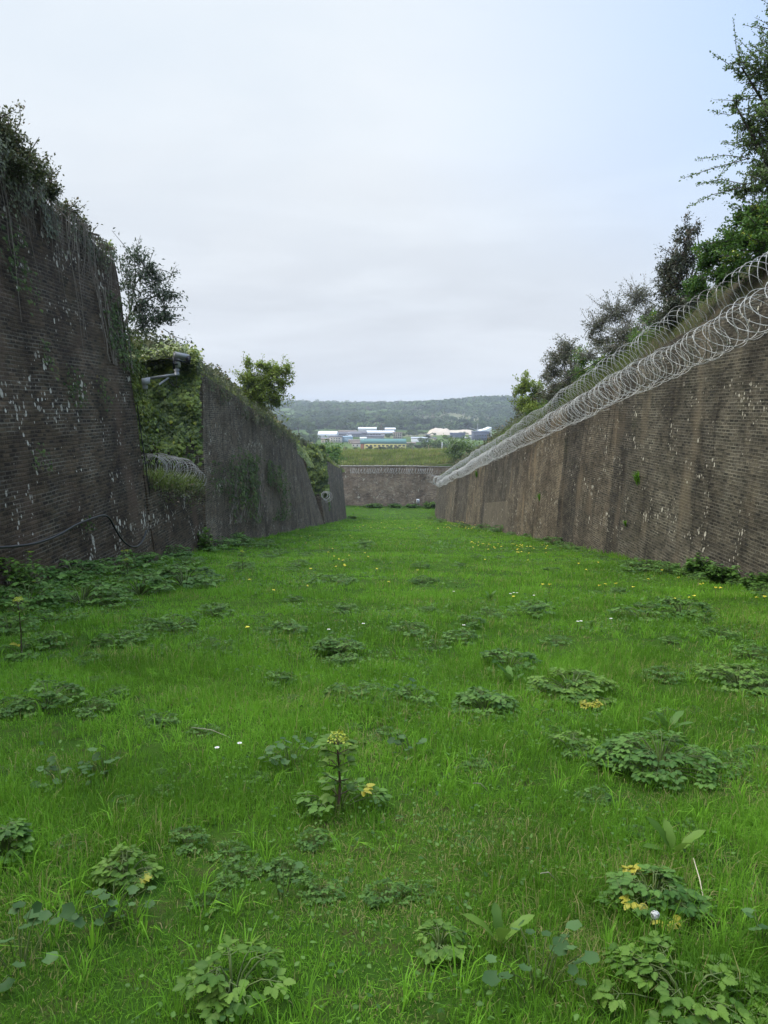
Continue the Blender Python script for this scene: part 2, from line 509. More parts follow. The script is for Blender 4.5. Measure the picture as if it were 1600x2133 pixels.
M['scree'] = soil_mat('bank_earth', (0.075, 0.062, 0.044), (0.055, 0.055, 0.028), (0.10, 0.08, 0.055), 0.6, 3.0)

DARK1, DARK2 = (0.033, 0.025, 0.017), (0.104, 0.073, 0.045)
M['brick_left'] = brick_mat('old_dark_brick', DARK1, DARK2, (0.16, 0.138, 0.105), 0.62, 1.0, 0.5, None, (0.095, 0.062, 0.042), 0.55, speck=0.3)
M['brick_left_b'] = brick_mat('old_grey_brick', (0.056, 0.045, 0.032), (0.165, 0.127, 0.086), (0.20, 0.175, 0.135), 0.55, 1.3, 0.75, None, (0.11, 0.09, 0.06), 0.45, speck=0.4)
RS = [(0.0, (1.0, 0.99, 0.93)), (38.7, (0.66, 0.64, 0.62)), (40.5, (1.05, 0.98, 0.90)), (45.6, (0.68, 0.65, 0.63)), (48.6, (1.34, 1.20, 1.04)), (60.0, (1.15, 1.07, 0.98)),
      (64.7, (0.86, 0.83, 0.80)), (80.0, (1.4, 1.28, 1.12)), (93.0, (0.95, 0.92, 0.9)), (106.0, (1.35, 1.28, 1.16)), (124.0, (1.0, 0.98, 0.96))]
M['brick_right'] = brick_mat('old_brown_brick', (0.039, 0.036, 0.030), (0.122, 0.108, 0.086), (0.185, 0.17, 0.142), 0.48, 1.15, 0.85, RS,
                             (0.15, 0.122, 0.088), 0.35, (64.9, 78.0, -8.1, -4.6, (0.21, 0.175, 0.13), 0.13), speck=0.55)
M['brick_end'] = brick_mat('old_flinty_brick', (0.17, 0.13, 0.10), (0.31, 0.24, 0.18), (0.34, 0.31, 0.27), 0.95, 0.7, 0.35, None, (0.21, 0.15, 0.11), 0.2, speck=0.8, course=(0.5, 0.2))

# ------------------------------------------------------------------ the setting: lawn floor, banks, valley, hills
VP = 0.008                                    # the ditch drifts very slightly to the right
def lx(Y): return -6.66 + VP * Y              # foot of the left wall
def rx(Y): return 7.70 + VP * Y               # foot of the right wall
H_L1, H_L2, H_R = 8.45, 6.85, 6.55


def gz(x, Y):
    """lawn height with its small humps"""
    d = np.clip(np.asarray(Y) / 6.0, 0.3, 1.0)
    b = (fbm(np.asarray(x) * 0.8, np.asarray(Y) * 0.8, 3) - 0.5) * 0.10 * d
    edge = np.clip((lx(Y) + 1.6 - x) / 1.6, 0, 1) * 0.12
    return g(Y) + b + edge


def grid(xs, ys):
    X, Y = np.meshgrid(xs, ys)
    nx, ny = len(xs), len(ys)
    i = np.arange(ny - 1)[:, None] * nx; j = np.arange(nx - 1)[None]
    q = np.stack([i + j, i + j + 1, i + nx + j + 1, i + nx + j], -1).reshape(-1, 4)
    return X.ravel(), Y.ravel(), q


ys = np.concatenate([np.arange(-14, 12, 0.25), np.arange(12, 40, 0.6), np.arange(40, 153, 1.5)])
X, Y, q = grid(np.linspace(-11, 22, 100), ys)
b = MB(); b.add(np.stack([X, Y, gz(X, Y)], 1), q)
tag(b.build('lawn_ground', M['soil'], smooth=True), kind='structure')


def rock(n, s, seed):
    return (fbm(n * s, n * 0.37 * s + 5, seed) - 0.5)


def bank(name, side, Y0, Y1, off0, ztop, prof, mat, skip=None, seed=1):
    """earth bank behind a wall top; prof(d, Y) gives its rise at distance d behind the face"""
    ds = np.array([0.0, 0.35, 0.7, 1.1, 1.5, 2.0, 2.6, 3.3, 4.2, 5.5, 8, 12, 20, 34])
    yy = np.arange(Y0, Y1 + 0.1, 0.7)
    D, YY, q = grid(ds, yy)
    fx = np.array([off0(y) for y in YY])
    xx = fx + side * D
    zz = np.array([ztop(y) for y in YY]) + prof(D, YY) + (fbm(xx * 0.9, YY * 0.9, seed) - 0.5) * 0.5 * np.clip(D, 0, 1)
    if skip is not None:
        keep = ~skip(D[q].mean(1), YY[q].mean(1))
        q = q[keep]
    if side > 0:
        q = q[:, ::-1]
    b = MB(); b.add(np.stack([xx, YY, zz], 1), q[:, ::-1])
    return tag(b.build(name, mat, smooth=True), kind='structure'), (xx, YY, zz)


def zL(Y):
    """top of the left walls"""
    Y = float(Y)
    if Y < 22.6:
        return float(g(Y)) + H_L1 - 0.06 * max(0, 22.5 - Y) * 0.2
    if Y < 84:
        return float(g(Y)) + H_L2
    return float(g(min(Y, 135))) + 7.6


def bxL(Y):
    Y = float(Y)
    return lx(Y) - (0.87 if Y < 22.6 else 0.42 if Y < 60 else 0.42 + 1.2 * min(1, (Y - 60) / 22) if Y < 84 else 0.7)


def prof_left(d, Y):
    near = np.clip((d - 0.3) / 2.2, 0, 1) ** 1.1
    hgt = np.interp(Y, [-14, 22.5, 23.0, 28.2, 28.6, 33.5, 40, 55, 70, 90, 120, 134], [0.5, 0.4, 1.3, 1.2, 0.25, 1.85, 2.1, 2.5, 2.2, 1.5, 0.8, 0.4])
    return hgt * near + np.clip(d - 3, 0, 40) * -0.02


def prof_right(d, Y):
    k = np.interp(Y, [-14, 22, 40, 60, 90, 136], [1.0, 1.0, 1.0, 0.95, 0.7, 0.5])
    return k * (np.clip(d, 0, 0.55) * 1.75 + np.clip(d - 0.55, 0, 1.6) * 0.75) + np.clip(d - 1.9, 0, 10) * 0.10


def zR(Y): return float(g(Y)) + H_R
def bxR(Y): return rx(Y) + 0.5


_, BL = bank('left_bank', -1, -14, 134, lambda y: bxL(y) - 0.25, lambda y: zL(y) + 0.04, prof_left, M['bank'],
             lambda d, y: (d < 2.9) & (((y > 22.4) & (y < 28.7)) | ((y > 80.5) & (y < 89.5))), 5)
_, BR = bank('right_bank', 1, -14, 136, lambda y: bxR(y) + 0.2, lambda y: zR(y) + 0.04, prof_right, M['scree'], None, 8)


def bank_z(side, x, Y):
    if side < 0:
        d = (bxL(Y) - 0.25) - x
        return zL(Y) + float(prof_left(np.array(d), np.array(Y)))
    d = x - (bxR(Y) + 0.2)
    return zR(Y) + float(prof_right(np.array(d), np.array(Y)))


# the grassy bank past the end wall, then the ground falling to the valley and rising to the far hills
DE = 149.0
ZE = P(810, 972, DE)[2]


def terrain_z(x, Y):
    x = np.asarray(x, float); Y = np.asarray(Y, float)
    a = np.interp(Y, [DE, DE + 4, DE + 10, DE + 16, DE + 22, 230, 320, 420, 1010, 1120, 1300, 1500, 1750, 2050, 2400, 3000],
                  [ZE + 0.1, ZE + 0.6, ZE + 1.5, ZE + 2.0, ZE + 1.7, -17, -25, -28.4, -28.4, -26, -17.5, -9.5, -1.0, 7.5, 13, 15.5])
    far = np.clip((Y - 1050) / 500, 0, 1)
    hill = far * (fbm(x / 420 + 3, Y / 520, 11, 3) - 0.5) * 26 * np.clip((2300 - Y) / 900, 0.12, 1)
    rgt = 15 * np.exp(-((x - 270) / 170) ** 2 - ((Y - 1720) / 230) ** 2)
    cut = -4 * np.exp(-((x + 20) / 190) ** 2 - ((Y - 2400) / 400) ** 2)
    side = np.clip((np.abs(x) - 60) / 300, 0, 1) * np.clip((Y - 240) / 300, 0, 1) * np.clip((1400 - Y) / 700, 0, 1) * 3
    nb = (fbm(x * 0.5, Y * 0.5, 21) - 0.5) * 0.5 * np.clip((DE + 40 - Y) / 20, 0, 1)
    tilt = np.clip((DE + 30 - Y) / 30, 0, 1) * np.clip((x - 9) / 6, -0.3, 1.5) * 0.5
    return a + hill + rgt + cut + side + nb + tilt


def strip(name, xs, ys, mat):
    X, Y, q = grid(xs, ys)
    b = MB(); b.add(np.stack([X, Y, terrain_z(X, Y)], 1), q)
    return tag(b.build(name, mat, smooth=True), kind='structure')


strip('grassy_bank', np.linspace(-40, 60, 130), np.arange(DE + 0.3, DE + 23.9, 0.7), M['bank'])


def valley_mat():
    m, T = new_mat('valley_fields')
    oc = T.n('ShaderNodeTexCoord').outputs['Object']
    vo = T.n('ShaderNodeTexVoronoi', {'Vector': T.vscale(oc, (0.006, 0.004, 0)), 'Scale': 1.0})
    c = T.n('ShaderNodeSeparateColor', {0: vo.outputs['Color']})
    col = T.mix(c.outputs[0], (0.06, 0.105, 0.03), (0.13, 0.18, 0.06))
    col = T.mix(T.ss(c.outputs[1], 0.7, 0.75), col, (0.17, 0.17, 0.10))
    col = T.mix(T.ss(T.noise(oc, 0.02, 4.0), 0.4, 0.7), col, T.mix(1.0, col, (0.6, 0.65, 0.6), 'MULTIPLY'))
    col = T.mix(T.ss(T.noise(oc, 0.3, 4.0), 0.4, 0.7, 0, 0.6), col, T.mix(1.0, col, (0.55, 0.6, 0.5), 'MULTIPLY'))
    y = T.n('ShaderNodeSeparateXYZ', {0: oc}).outputs[1]
    col = T.mix(T.math('MULTIPLY', T.ss(y, 2150, 2250), T.ss(T.noise(oc, 0.006, 2.0), 0.4, 0.5)), col, (0.22, 0.19, 0.14))
    p = T.n('ShaderNodeBsdfPrincipled', {'Base Color': col, 'Roughness': 1.0, 'Specular IOR Level': 0.0})
    T.n('ShaderNodeOutputMaterial', {'Surface': p.outputs[0]})
    return m


M['valley'] = valley_mat()
strip('valley_terrain', np.linspace(-900, 1000, 110), np.concatenate([np.arange(DE + 23.2, 320, 6), np.arange(320, 1100, 30), np.arange(1100, 2990, 25)]), M['valley'])

# ------------------------------------------------------------------ walls
def wall(name, label, stations, thick, side, mat, nv=16, rough=0.05, seed=1, udir='y', step=0.5, group=None, top_rag=0.05):
    """stations: (base xyz, top xyz, u); the face runs along them, thick behind it on the given side (a direction vector)"""
    A = np.array([s[0] for s in stations], float); B = np.array([s[1] for s in stations], float)
    U = np.array([s[2] for s in stations], float)
    L = np.concatenate([[0], np.cumsum(np.linalg.norm(np.diff(A, axis=0), axis=1))])
    n = max(3, int(L[-1] / step))
    t = np.linspace(0, L[-1], n)
    t = np.unique(np.concatenate([t, L])); n = len(t)
    a = np.stack([np.interp(t, L, A[:, i]) for i in range(3)], 1)
    c = np.stack([np.interp(t, L, B[:, i]) for i in range(3)], 1)
    uu = np.interp(t, L, U)
    c[:, 2] += (fbm(uu * 1.3, uu * 0.2, seed + 50) - 0.5) * top_rag * 2
    w = np.linspace(0, 1, nv)
    f = a[:, None] * (1 - w)[None, :, None] + c[:, None] * w[None, :, None]
    sd = np.array(side, float)
    nz = (fbm(np.repeat(uu, nv) * 0.9, f[:, :, 2].ravel() * 0.9, seed, 4) - 0.5).reshape(n, nv)
    f = f + sd[None, None] * nz[:, :, None] * rough * 2
    back = sd * thick
    b = MB()
    V = f.reshape(-1, 3); UV = np.stack([np.repeat(uu, nv), f[:, :, 2].ravel()], 1)
    i = np.arange(n - 1)[:, None] * nv; j = np.arange(nv - 1)[None]
    q = np.stack([i + j, i + nv + j, i + nv + j + 1, i + j + 1], -1).reshape(-1, 4)
    b.add(V, q); uvs = [UV]
    # top, back and the two ends
    top0 = f[:, -1]; top1 = top0 + back
    v = np.concatenate([top0, top1]); k = np.arange(n - 1)
    b.add(v, np.stack([k, k + 1, n + k + 1, n + k], 1)); uvs.append(np.concatenate([np.stack([uu, top0[:, 2]], 1), np.stack([uu, top0[:, 2] + thick], 1)]))
    low1 = f[:, 0] + back
    v = np.concatenate([top1, low1])
    b.add(v, np.stack([k, k + 1, n + k + 1, n + k], 1)); uvs.append(np.concatenate([np.stack([uu, top1[:, 2]], 1), np.stack([uu, low1[:, 2]], 1)]))
    nd = 8
    for e in (0, n - 1):
        fr = f[e]
        dd = np.linspace(0, thick, nd)
        v = fr[:, None] + sd[None, None] * dd[None, :, None]
        uv = np.stack([uu[e] + np.repeat(dd[None], nv, 0).ravel() + 0.3, np.repeat(fr[:, 2], nd)], 1)
        i = np.arange(nv - 1)[:, None] * nd; j = np.arange(nd - 1)[None]
        q = np.stack([i + j, i + j + 1, i + nd + j + 1, i + nd + j], -1).reshape(-1, 4)
        b.add(v.reshape(-1, 3), q if e else q[:, ::-1]); uvs.append(uv)
    o = b.build(name, mat, uv=np.concatenate(uvs))
    return tag(o, label, 'wall', group)


def stL(Y, h, bat, Ytop=None):
    z = float(g(Y)) - 0.35
    yt = Y if Ytop is None else Ytop
    return ((lx(Y), Y, z), (lx(yt) - bat, yt, float(g(yt)) + h), Y + 12)


LEFT = (-1, 0, 0)
ys1 = [-12, -4, 4, 10, 13, 16, 19, 22.5]
wall('brick_wall', 'tall dark leaning brick wall with white lime spots at the near left', [
    ((lx(y), y, float(g(y)) - 0.35), (bxL(y), y, zL(y)), y + 12) for y in ys1], 3.6, LEFT, M['brick_left'], 22, 0.06, 3, step=0.45)
wall('low_brick_wall', 'low dark brick wall closing the ivy recess, with razor wire along its top', [
    stL(22.35, 2.6, 0.27), stL(28.52, 2.45, 0.2)], 0.7, LEFT, M['brick_left'], 8, 0.05, 4)
wall('brick_wall', 'dark weathered brick wall from the square ivy sheet to the flared buttress, left side', [
    stL(28.5, H_L2 - 0.1, 0.42, 30.3), stL(34, H_L2, 0.42), stL(45, H_L2, 0.42), stL(57, H_L2, 0.42), stL(62, H_L2, 0.7), stL(72, H_L2 + 0.15, 1.1, 68), stL(81, H_L2 + 0.3, 1.62, 73)],
    4.2, LEFT, M['brick_left_b'], 16, 0.07, 5)
wall('low_brick_wall', 'small low brick wall under the far narrow strip of ivy', [
    stL(81.2, 3.0, 0.5), stL(89, 2.6, 0.3)], 0.7, LEFT, M['brick_left_b'], 6, 0.05, 6)
wall('brick_wall', 'short far grey brick wall between the narrow ivy strip and the end wall', [
    stL(89.2, 7.35, 0.75), stL(104, 7.5, 0.8), stL(122, 7.9, 0.8)], 3.2, LEFT, M['brick_left_b'], 12, 0.07, 7)
wall('recess_wall', 'shadowed brick wall at the back of the ivy recess', [
    ((-10.0, 21.5, -4.5), (-10.1, 21.5, 5.0), 0), ((-10.0, 28.4, -5.3), (-10.1, 28.4, 4.4), 8)], 0.6, LEFT, M['brick_left'], 8, 0.04, 9)

RIGHT = (1, 0, 0)
def stR(Y, db=0.0, h=H_R, bat=0.5):
    return ((rx(Y) + db, Y, float(g(Y)) - 0.35), (rx(Y) + bat + db, Y, float(g(Y)) + h), Y + 12)
wall('brick_wall', 'long brown brick wall with razor wire along its top, right side', [
    stR(-12), stR(4), stR(15), stR(26.7), stR(26.9, 0.06), stR(36.3, 0.02), stR(36.6, -0.05), stR(52.5, -0.05), stR(52.8, 0.05), stR(66), stR(80), stR(93.5, -0.05), stR(94, -0.3), stR(108, -0.2), stR(108.4, 0.05), stR(122, 0.0, H_R - 0.3), stR(137, 0.0, H_R - 0.8)],
    1.2, RIGHT, M['brick_right'], 18, 0.06, 12, step=0.5)

zb = float(g(DE))
we = wall('end_wall', 'flinty brick wall crossing the far end of the ditch', [
    ((-9, DE, zb - 0.5), (-9, DE + 0.25, ZE), 0), ((4, DE, zb - 0.5), (4, DE + 0.25, ZE), 13), ((26, DE, zb - 0.5), (26, DE + 0.25, ZE - 0.4), 35)],
    0.8, (0, 1, 0), M['brick_end'], 14, 0.06, 15)
cb = MB()
for k in range(44):
    x0 = -9 + k * 0.8; zz = ZE - (0.4 * max(0, x0 - 4) / 22)
    cb.box((x0 + 0.01, DE + 0.12, zz + 0.0), (x0 + 0.78, DE + 1.0, zz + 0.14 + R.uniform(0, 0.04)), R.rand())
cp = cb.build('coping', M['coping'], we)

# ------------------------------------------------------------------ leaf templates (unit length along +x, facing +z)
DIAMOND = (np.array([(0, 0, 0), (0.45, 0.28, 0.07), (1, 0, -0.04), (0.45, -0.28, 0.07)]), [[(0, 2, 1), (0, 3, 2)]])
_sp = [0, 0.2, 0.4, 0.6, 0.8, 1.0]                                   # spine, then toothed margins either side
_ed = [(0.10, 0.16), (0.22, 0.31), (0.27, 0.27), (0.40, 0.40), (0.45, 0.31), (0.58, 0.36), (0.62, 0.26), (0.77, 0.28), (0.80, 0.18), (0.92, 0.14)]
_lv = [(x, 0, 0.03 * math.sin(x * 3) - 0.10 * x * x) for x in _sp] + [(x, w, 0.045 + 0.12 * w - 0.10 * x * x + 0.012 * (-1) ** i) for i, (x, w) in enumerate(_ed)]
_lv += [(x, -w, z) for x, w, z in _lv[6:]]
_tf = []
for sgn, o_ in ((1, 6), (-1, 16)):
    for i in range(5):
        tri = [(i, i + 1, o_ + 2 * i), (i + 1, o_ + 2 * i + 1, o_ + 2 * i)] + ([(i + 1, o_ + 2 * i + 2, o_ + 2 * i + 1)] if i < 4 else [])
        _tf += [t if sgn > 0 else t[::-1] for t in tri]
LEAFLET = (np.array(_lv), [_tf], np.array([0.16] * 6 + [-0.05] * 20))
_iv = [(0, 0, 0), (0.05, 0.30, -0.02), (0.38, 0.50, 0.02), (0.52, 0.24, 0.04), (1, 0, -0.10), (0.52, -0.24, 0.04), (0.38, -0.50, 0.02), (0.05, -0.30, -0.02), (0.35, 0, 0.05)]
IVY = (np.array(_iv), [[(8, i, (i - 1) % 8) for i in range(8)]])
_m = [(0.5, 0, -0.04)]
for i in range(15):
    a = math.pi + (i + 0.5) / 15 * 2 * math.pi
    rr = 0.5 * (1.0 if i % 3 == 1 else 0.86) * (0.75 if i in (0, 14) else 1)
    _m.append((0.5 + rr * math.cos(a), rr * math.sin(a), 0.05 + 0.04 * (i % 2)))
MALLOW = (np.array(_m), [[(0, 1 + i, 1 + (i + 1) % 15) for i in range(15)]])
_d = []
for i, (x, w, z) in enumerate([(0, .03, 0), (.2, .07, .05), (.45, .15, .09), (.62, .12, .08), (.75, .15, .05), (.9, .09, 0), (1, .01, -.05)]):
    _d += [(x, w, z + .03), (x, 0, z), (x, -w, z + .03)]
DOCK = (np.array(_d), [[(3 * i + j, 3 * i + j + 1, 3 * i + j + 4, 3 * i + j + 3) for i in range(6) for j in (0, 1)]])


def leaves(b, tpl, pos, d, n, size, rs, tint=None, width=1.0):
    pos = np.asarray(pos, float)
    k = len(pos)
    if k == 0:
        return b
    size = np.broadcast_to(np.asarray(size, float), (k,))
    sc = np.stack([size, size * width, size], 1)
    return b.inst(tpl[0], tpl[1], pos, frames(np.asarray(d, float), np.asarray(n, float)), sc, rs.rand(k) if tint is None else tint, tpl[2] if len(tpl) > 2 else None)


# ------------------------------------------------------------------ grass
def blades(name, mat, px, py, pz, length, width, lean, az, rs, tint):
    n = len(px)
    dx, dy = np.cos(az), np.sin(az)
    sx, sy = -dy, dx
    base = np.stack([px, py, pz - 0.015], 1)
    d = np.stack([dx, dy, 0 * dx], 1); s = np.stack([sx, sy, 0 * sx], 1); up = np.array([0, 0, 1.0])
    L = length[:, None]; ln = lean[:, None]; w = width[:, None] * 0.5
    mid = base + up * L * 0.62 * np.sqrt(np.maximum(0.05, 1 - (ln * 0.6) ** 2)) + d * L * ln * 0.35
    tip = base + up * L * np.sqrt(np.maximum(0.03, 1 - ln ** 2)) + d * L * ln
    tw = rs.uniform(-0.7, 0.7, n)[:, None]
    s2 = nrmz(s + d * tw)
    v = np.stack([base - s * w, base + s * w, mid + s2 * w * 0.85, mid - s2 * w * 0.85, tip], 1).reshape(-1, 3)
    o = np.arange(n)[:, None] * 5
    b = MB(); b.v = [v]; b.nv = len(v); b.t = [np.repeat(tint, 5)]
    b.f = {4: [o + np.array([[0, 1, 2, 3]])], 3: [o + np.array([[3, 2, 4]])]}
    return b.build(name, mat)


def in_wedge(x, Y, k=0.56, m=1.6):
    return np.abs(x) < k * np.maximum(Y, 0) + m


WORN = []
for _px, _py, _r in ((870, 1795, .12), (1000, 1750, .13), (700, 1885, .12), (910, 1805, .10), (1320, 1670, .12), (1510, 1655, .16), (830, 2105, .12), (860, 1925, .10), (430, 1785, .12), (1060, 1705, .10), (880, 1705, .16),
                     (700, 1760, .14), (300, 1900, .10), (1560, 1650, .14), (1010, 1600, .12), (780, 1530, .14), (540, 1960, .08), (1200, 1950, .08), (1500, 1940, .09), (60, 1960, .09)):
    _q = G(_px, _py); WORN.append((_q[0], _q[1], _r))


def lawn_grass():
    rs = np.random.RandomState(11)
    X = []; Yy = []; Ln = []; Wd = []; Le = []; Az = []; Ti = []
    zones = [(-3, 1.4, 250, 8, 1.0), (1.4, 4.2, 820, 11, 1.0), (4.2, 8, 360, 11, 1.25), (8, 15, 120, 10, 1.9), (15, 28, 46, 9, 3.0), (28, 55, 15, 9, 5.0), (55, 95, 5.5, 8, 8.5), (95, DE, 3.2, 8, 11)]
    for (a, c, dens, per, ws) in zones:
        x0, x1 = -7.3, 9.6 if c > 130 else 9.0
        if c > 130: x1 = 14
        nt = int((c - a) * (x1 - x0) * dens)
        tx = rs.uniform(x0, x1, nt); ty = rs.uniform(a, c, nt)
        k = in_wedge(tx, ty) & (tx > lx(ty) + 0.02) & ((tx < rx(ty) - 0.0) | (ty > 137))
        lush = fbm(tx * 0.75, ty * 0.75, 31)
        bare = fbm(tx * 1.9 + 9, ty * 1.9, 44, 4)
        k &= ~((bare > 0.66) & (rs.rand(nt) < 0.6) & (ty < 12))
        tx = tx[k]; ty = ty[k]; lush = lush[k]
        nt = len(tx)
        tall = np.clip((lush - 0.32) * 2.6, 0, 1)
        tall = np.maximum(tall, 1.5 * np.clip(1 - np.minimum(tx - lx(ty), rx(ty) - tx) / 0.5, 0, 1))
        worn = np.zeros(nt)
        if a < 9:
            for wx, wy, wr_ in WORN:
                worn = np.maximum(worn, 0.75 * np.clip(1.6 - np.hypot(tx - wx, (ty - wy) * 0.7) / (wr_ * (0.5 + 1.2 * fbm(tx * 5, ty * 5, 5))), 0, 1))
        tall = tall * (1 - worn)
        taz = rs.uniform(0, 2 * np.pi, nt); tle = rs.uniform(0.1, 0.6, nt)
        ts = rs.uniform(0.75, 1.25, nt)
        r = np.sqrt(rs.rand(nt, per)) * 0.045 * (1 + 0.35 * ws)
        th = rs.uniform(0, 2 * np.pi, (nt, per))
        bx = tx[:, None] + r * np.cos(th); by = ty[:, None] + r * np.sin(th)
        ln = (0.045 + 0.085 * tall - 0.018 * worn)[:, None] * ts[:, None] * rs.uniform(0.5, 1.35, (nt, per)) * (1 + 0.05 * ws)
        ox = np.cos(th) * 0.6 + (np.cos(taz) * tle)[:, None]; oy = np.sin(th) * 0.6 + (np.sin(taz) * tle)[:, None]
        az = np.arctan2(oy, ox) + rs.normal(0, 0.5, (nt, per))
        le = np.clip(rs.beta(1.6, 1.5, (nt, per)) * 1.02, 0.05, 0.97)
        tone = np.clip((fbm(tx * 0.33 + 40, ty * 0.33, 61, 3) - 0.5) * 1.3 + (fbm(tx * 1.7, ty * 1.7, 63, 3) - 0.5) * 0.9 + 0.5, 0.02, 0.95)
        ti = np.clip((0.08 + 0.84 * tone)[:, None] + rs.normal(0, 0.17, (nt, per)), 0, 0.92)
        dryk = np.clip((fbm(tx * 1.6, ty * 1.6, 44, 3) - 0.46) * 0.8, 0.03, 0.28)[:, None] + 0.38 * worn[:, None]
        ti = np.where(rs.rand(nt, per) < dryk, rs.uniform(0.97, 1.0, (nt, per)), ti)
        X.append(bx.ravel()); Yy.append(by.ravel()); Ln.append(ln.ravel()); Az.append(az.ravel()); Le.append(le.ravel()); Ti.append(ti.ravel())
        Wd.append((rs.uniform(0.0022, 0.0048, bx.size)) * ws)
    # coarser, paler grass in loose tufts among the fine blades
    nt, per = 1500, 12
    tx = rs.uniform(-5, 5, nt); ty = 1.3 + 11 * rs.rand(nt) ** 1.2
    k = in_wedge(tx, ty) & (fbm(tx * 0.9 + 3, ty * 0.9, 91) > 0.47); tx = tx[k]; ty = ty[k]; nt = len(tx)
    th = rs.uniform(0, 6.283, (nt, per)); r = 0.03 * rs.rand(nt, per)
    X.append((tx[:, None] + r * np.cos(th)).ravel()); Yy.append((ty[:, None] + r * np.sin(th)).ravel()); Ln.append(rs.uniform(0.09, 0.20, nt * per))
    Wd.append(rs.uniform(0.004, 0.0075, nt * per)); Az.append(th.ravel() + rs.normal(0, 0.4, nt * per)); Le.append(rs.uniform(0.35, 0.95, nt * per)); Ti.append(np.clip(rs.normal(0.72, 0.16, nt * per), 0, 0.94))
    X, Yy, Ln, Wd, Le, Az, Ti = [[np.concatenate(z)] for z in (X, Yy, Ln, Wd, Le, Az, Ti)]
    X, Yy, Ln, Wd, Le, Az, Ti = [z[0] for z in (X, Yy, Ln, Wd, Le, Az, Ti)]
    # a faint trodden line down the right of the middle
    d = np.abs(X - (1.5 + 0.02 * Yy + 0.3 * np.sin(Yy * 0.25)))
    Ln = Ln * np.where(Yy > 8, 1 - 0.45 * np.exp(-(d / 0.28) ** 2), 1)
    Z = gz(X, Yy)
    tag(blades('lawn_grass', M['grass'], X, Yy, Z, Ln, Wd, Le, Az, rs, Ti), kind='stuff')
    return len(X)


NG = lawn_grass()


def ground_cover():
    rs = np.random.RandomState(5)
    b = MB()
    for (a, c, n, s) in ((0.5, 5, 5200, 0.016), (5, 12, 6500, 0.026), (12, 30, 5000, 0.045), (30, 70, 2500, 0.09)):
        x = rs.uniform(-7, 8.4, n * 3); y = rs.uniform(a, c, n * 3)
        k = in_wedge(x, y) & (fbm(x * 0.9, y * 0.9, 77, 3) > 0.52) & (x > lx(y)) & (x < rx(y))
        x = x[k][:n]; y = y[k][:n]; m = len(x)
        z = gz(x, y) + rs.uniform(0.02, 0.075, m)
        d = rdirs(m, rs); d[:, 2] *= 0.3
        nn = rdirs(m, rs) * 0.5 + [0, 0, 1]
        leaves(b, LEAFLET, np.stack([x, y, z], 1), d, nn, rs.uniform(0.7, 1.6, m) * s, rs, rs.rand(m) * 0.9)
    tag(b.build('low_ground_cover', M['weed']), kind='stuff')


ground_cover()

# ------------------------------------------------------------------ weeds on the lawn
def leafy_clump(name, rad_, hgt, nl, lsz, mat, seed, tpl=LEAFLET, yellow=0.0):
    """a mound of compound leaves on arching stalks"""
    rs = np.random.RandomState(seed)
    root = bpy.data.objects.new(name, None); COL.objects.link(root); root.empty_display_size = 0.1
    bl = MB(); bs = MB(); by = MB()
    for i in range(nl):
        az = rs.uniform(0, 2 * np.pi); q = math.sqrt(rs.uniform(0.03, 1))
        r = rad_ * q; h = hgt * (1 - 0.75 * q ** 2) * rs.uniform(0.7, 1.15) + 0.03
        d = np.array([math.cos(az), math.sin(az), 0.0]); s = np.array([-d[1], d[0], 0])
        tip = d * r + np.array([0, 0, h])
        pts = [d * r * 0.12 * rs.rand(), d * r * 0.45 + np.array([0, 0, h * 0.72]), d * r * 0.8 + np.array([0, 0, h * 1.0]), tip]
        bs.tube(pts, [0.005, 0.004, 0.003, 0.0025], 3, rs.rand(), False)
        t0 = rs.uniform(0.05, 0.9)
        tgt = by if rs.rand() < yellow * (0.4 + q) else bl
        pos = []; dr = []; nm = []; sz = []
        for (ang, reach) in ((0, 1.15), (0.95, 0.8), (-0.95, 0.8)):
            dd = d * math.cos(ang) + s * math.sin(ang)
            o = tip + dd * lsz * reach * 0.85 - np.array([0, 0, lsz * 0.12 * rs.rand()])
            bs.tube([tip, o], 0.002, 3, 0.5, False)
            for a2, k in ((0, 1.0), (1.0, 0.85), (-1.0, 0.85)):
                aa = ang + a2 + rs.normal(0, 0.12)
                pos.append(o); v = d * math.cos(aa) + s * math.sin(aa)
                pos[-1] = o + v * lsz * 0.12
                dr.append(v + np.array([0, 0, rs.uniform(-0.35, 0.2)])); sz.append(lsz * k * rs.uniform(0.85, 1.2))
                nm.append(np.array([0, 0, 1.0]) + d * 0.45 * q + rs.normal(0, 0.22, 3))
        leaves(tgt, tpl, pos, np.array(dr), np.array(nm), np.array(sz), rs, np.clip(t0 + rs.normal(0, 0.12, len(pos)), 0, 0.97))
    bl.build('leaves', mat, root, smooth=False)
    bs.build('stems', M['stem'], root)
    if by.nv:
        o = by.build('yellowed_leaves', M['weed_yellow'], root)
        o['label'] = 'leaves turned yellow'
    return root


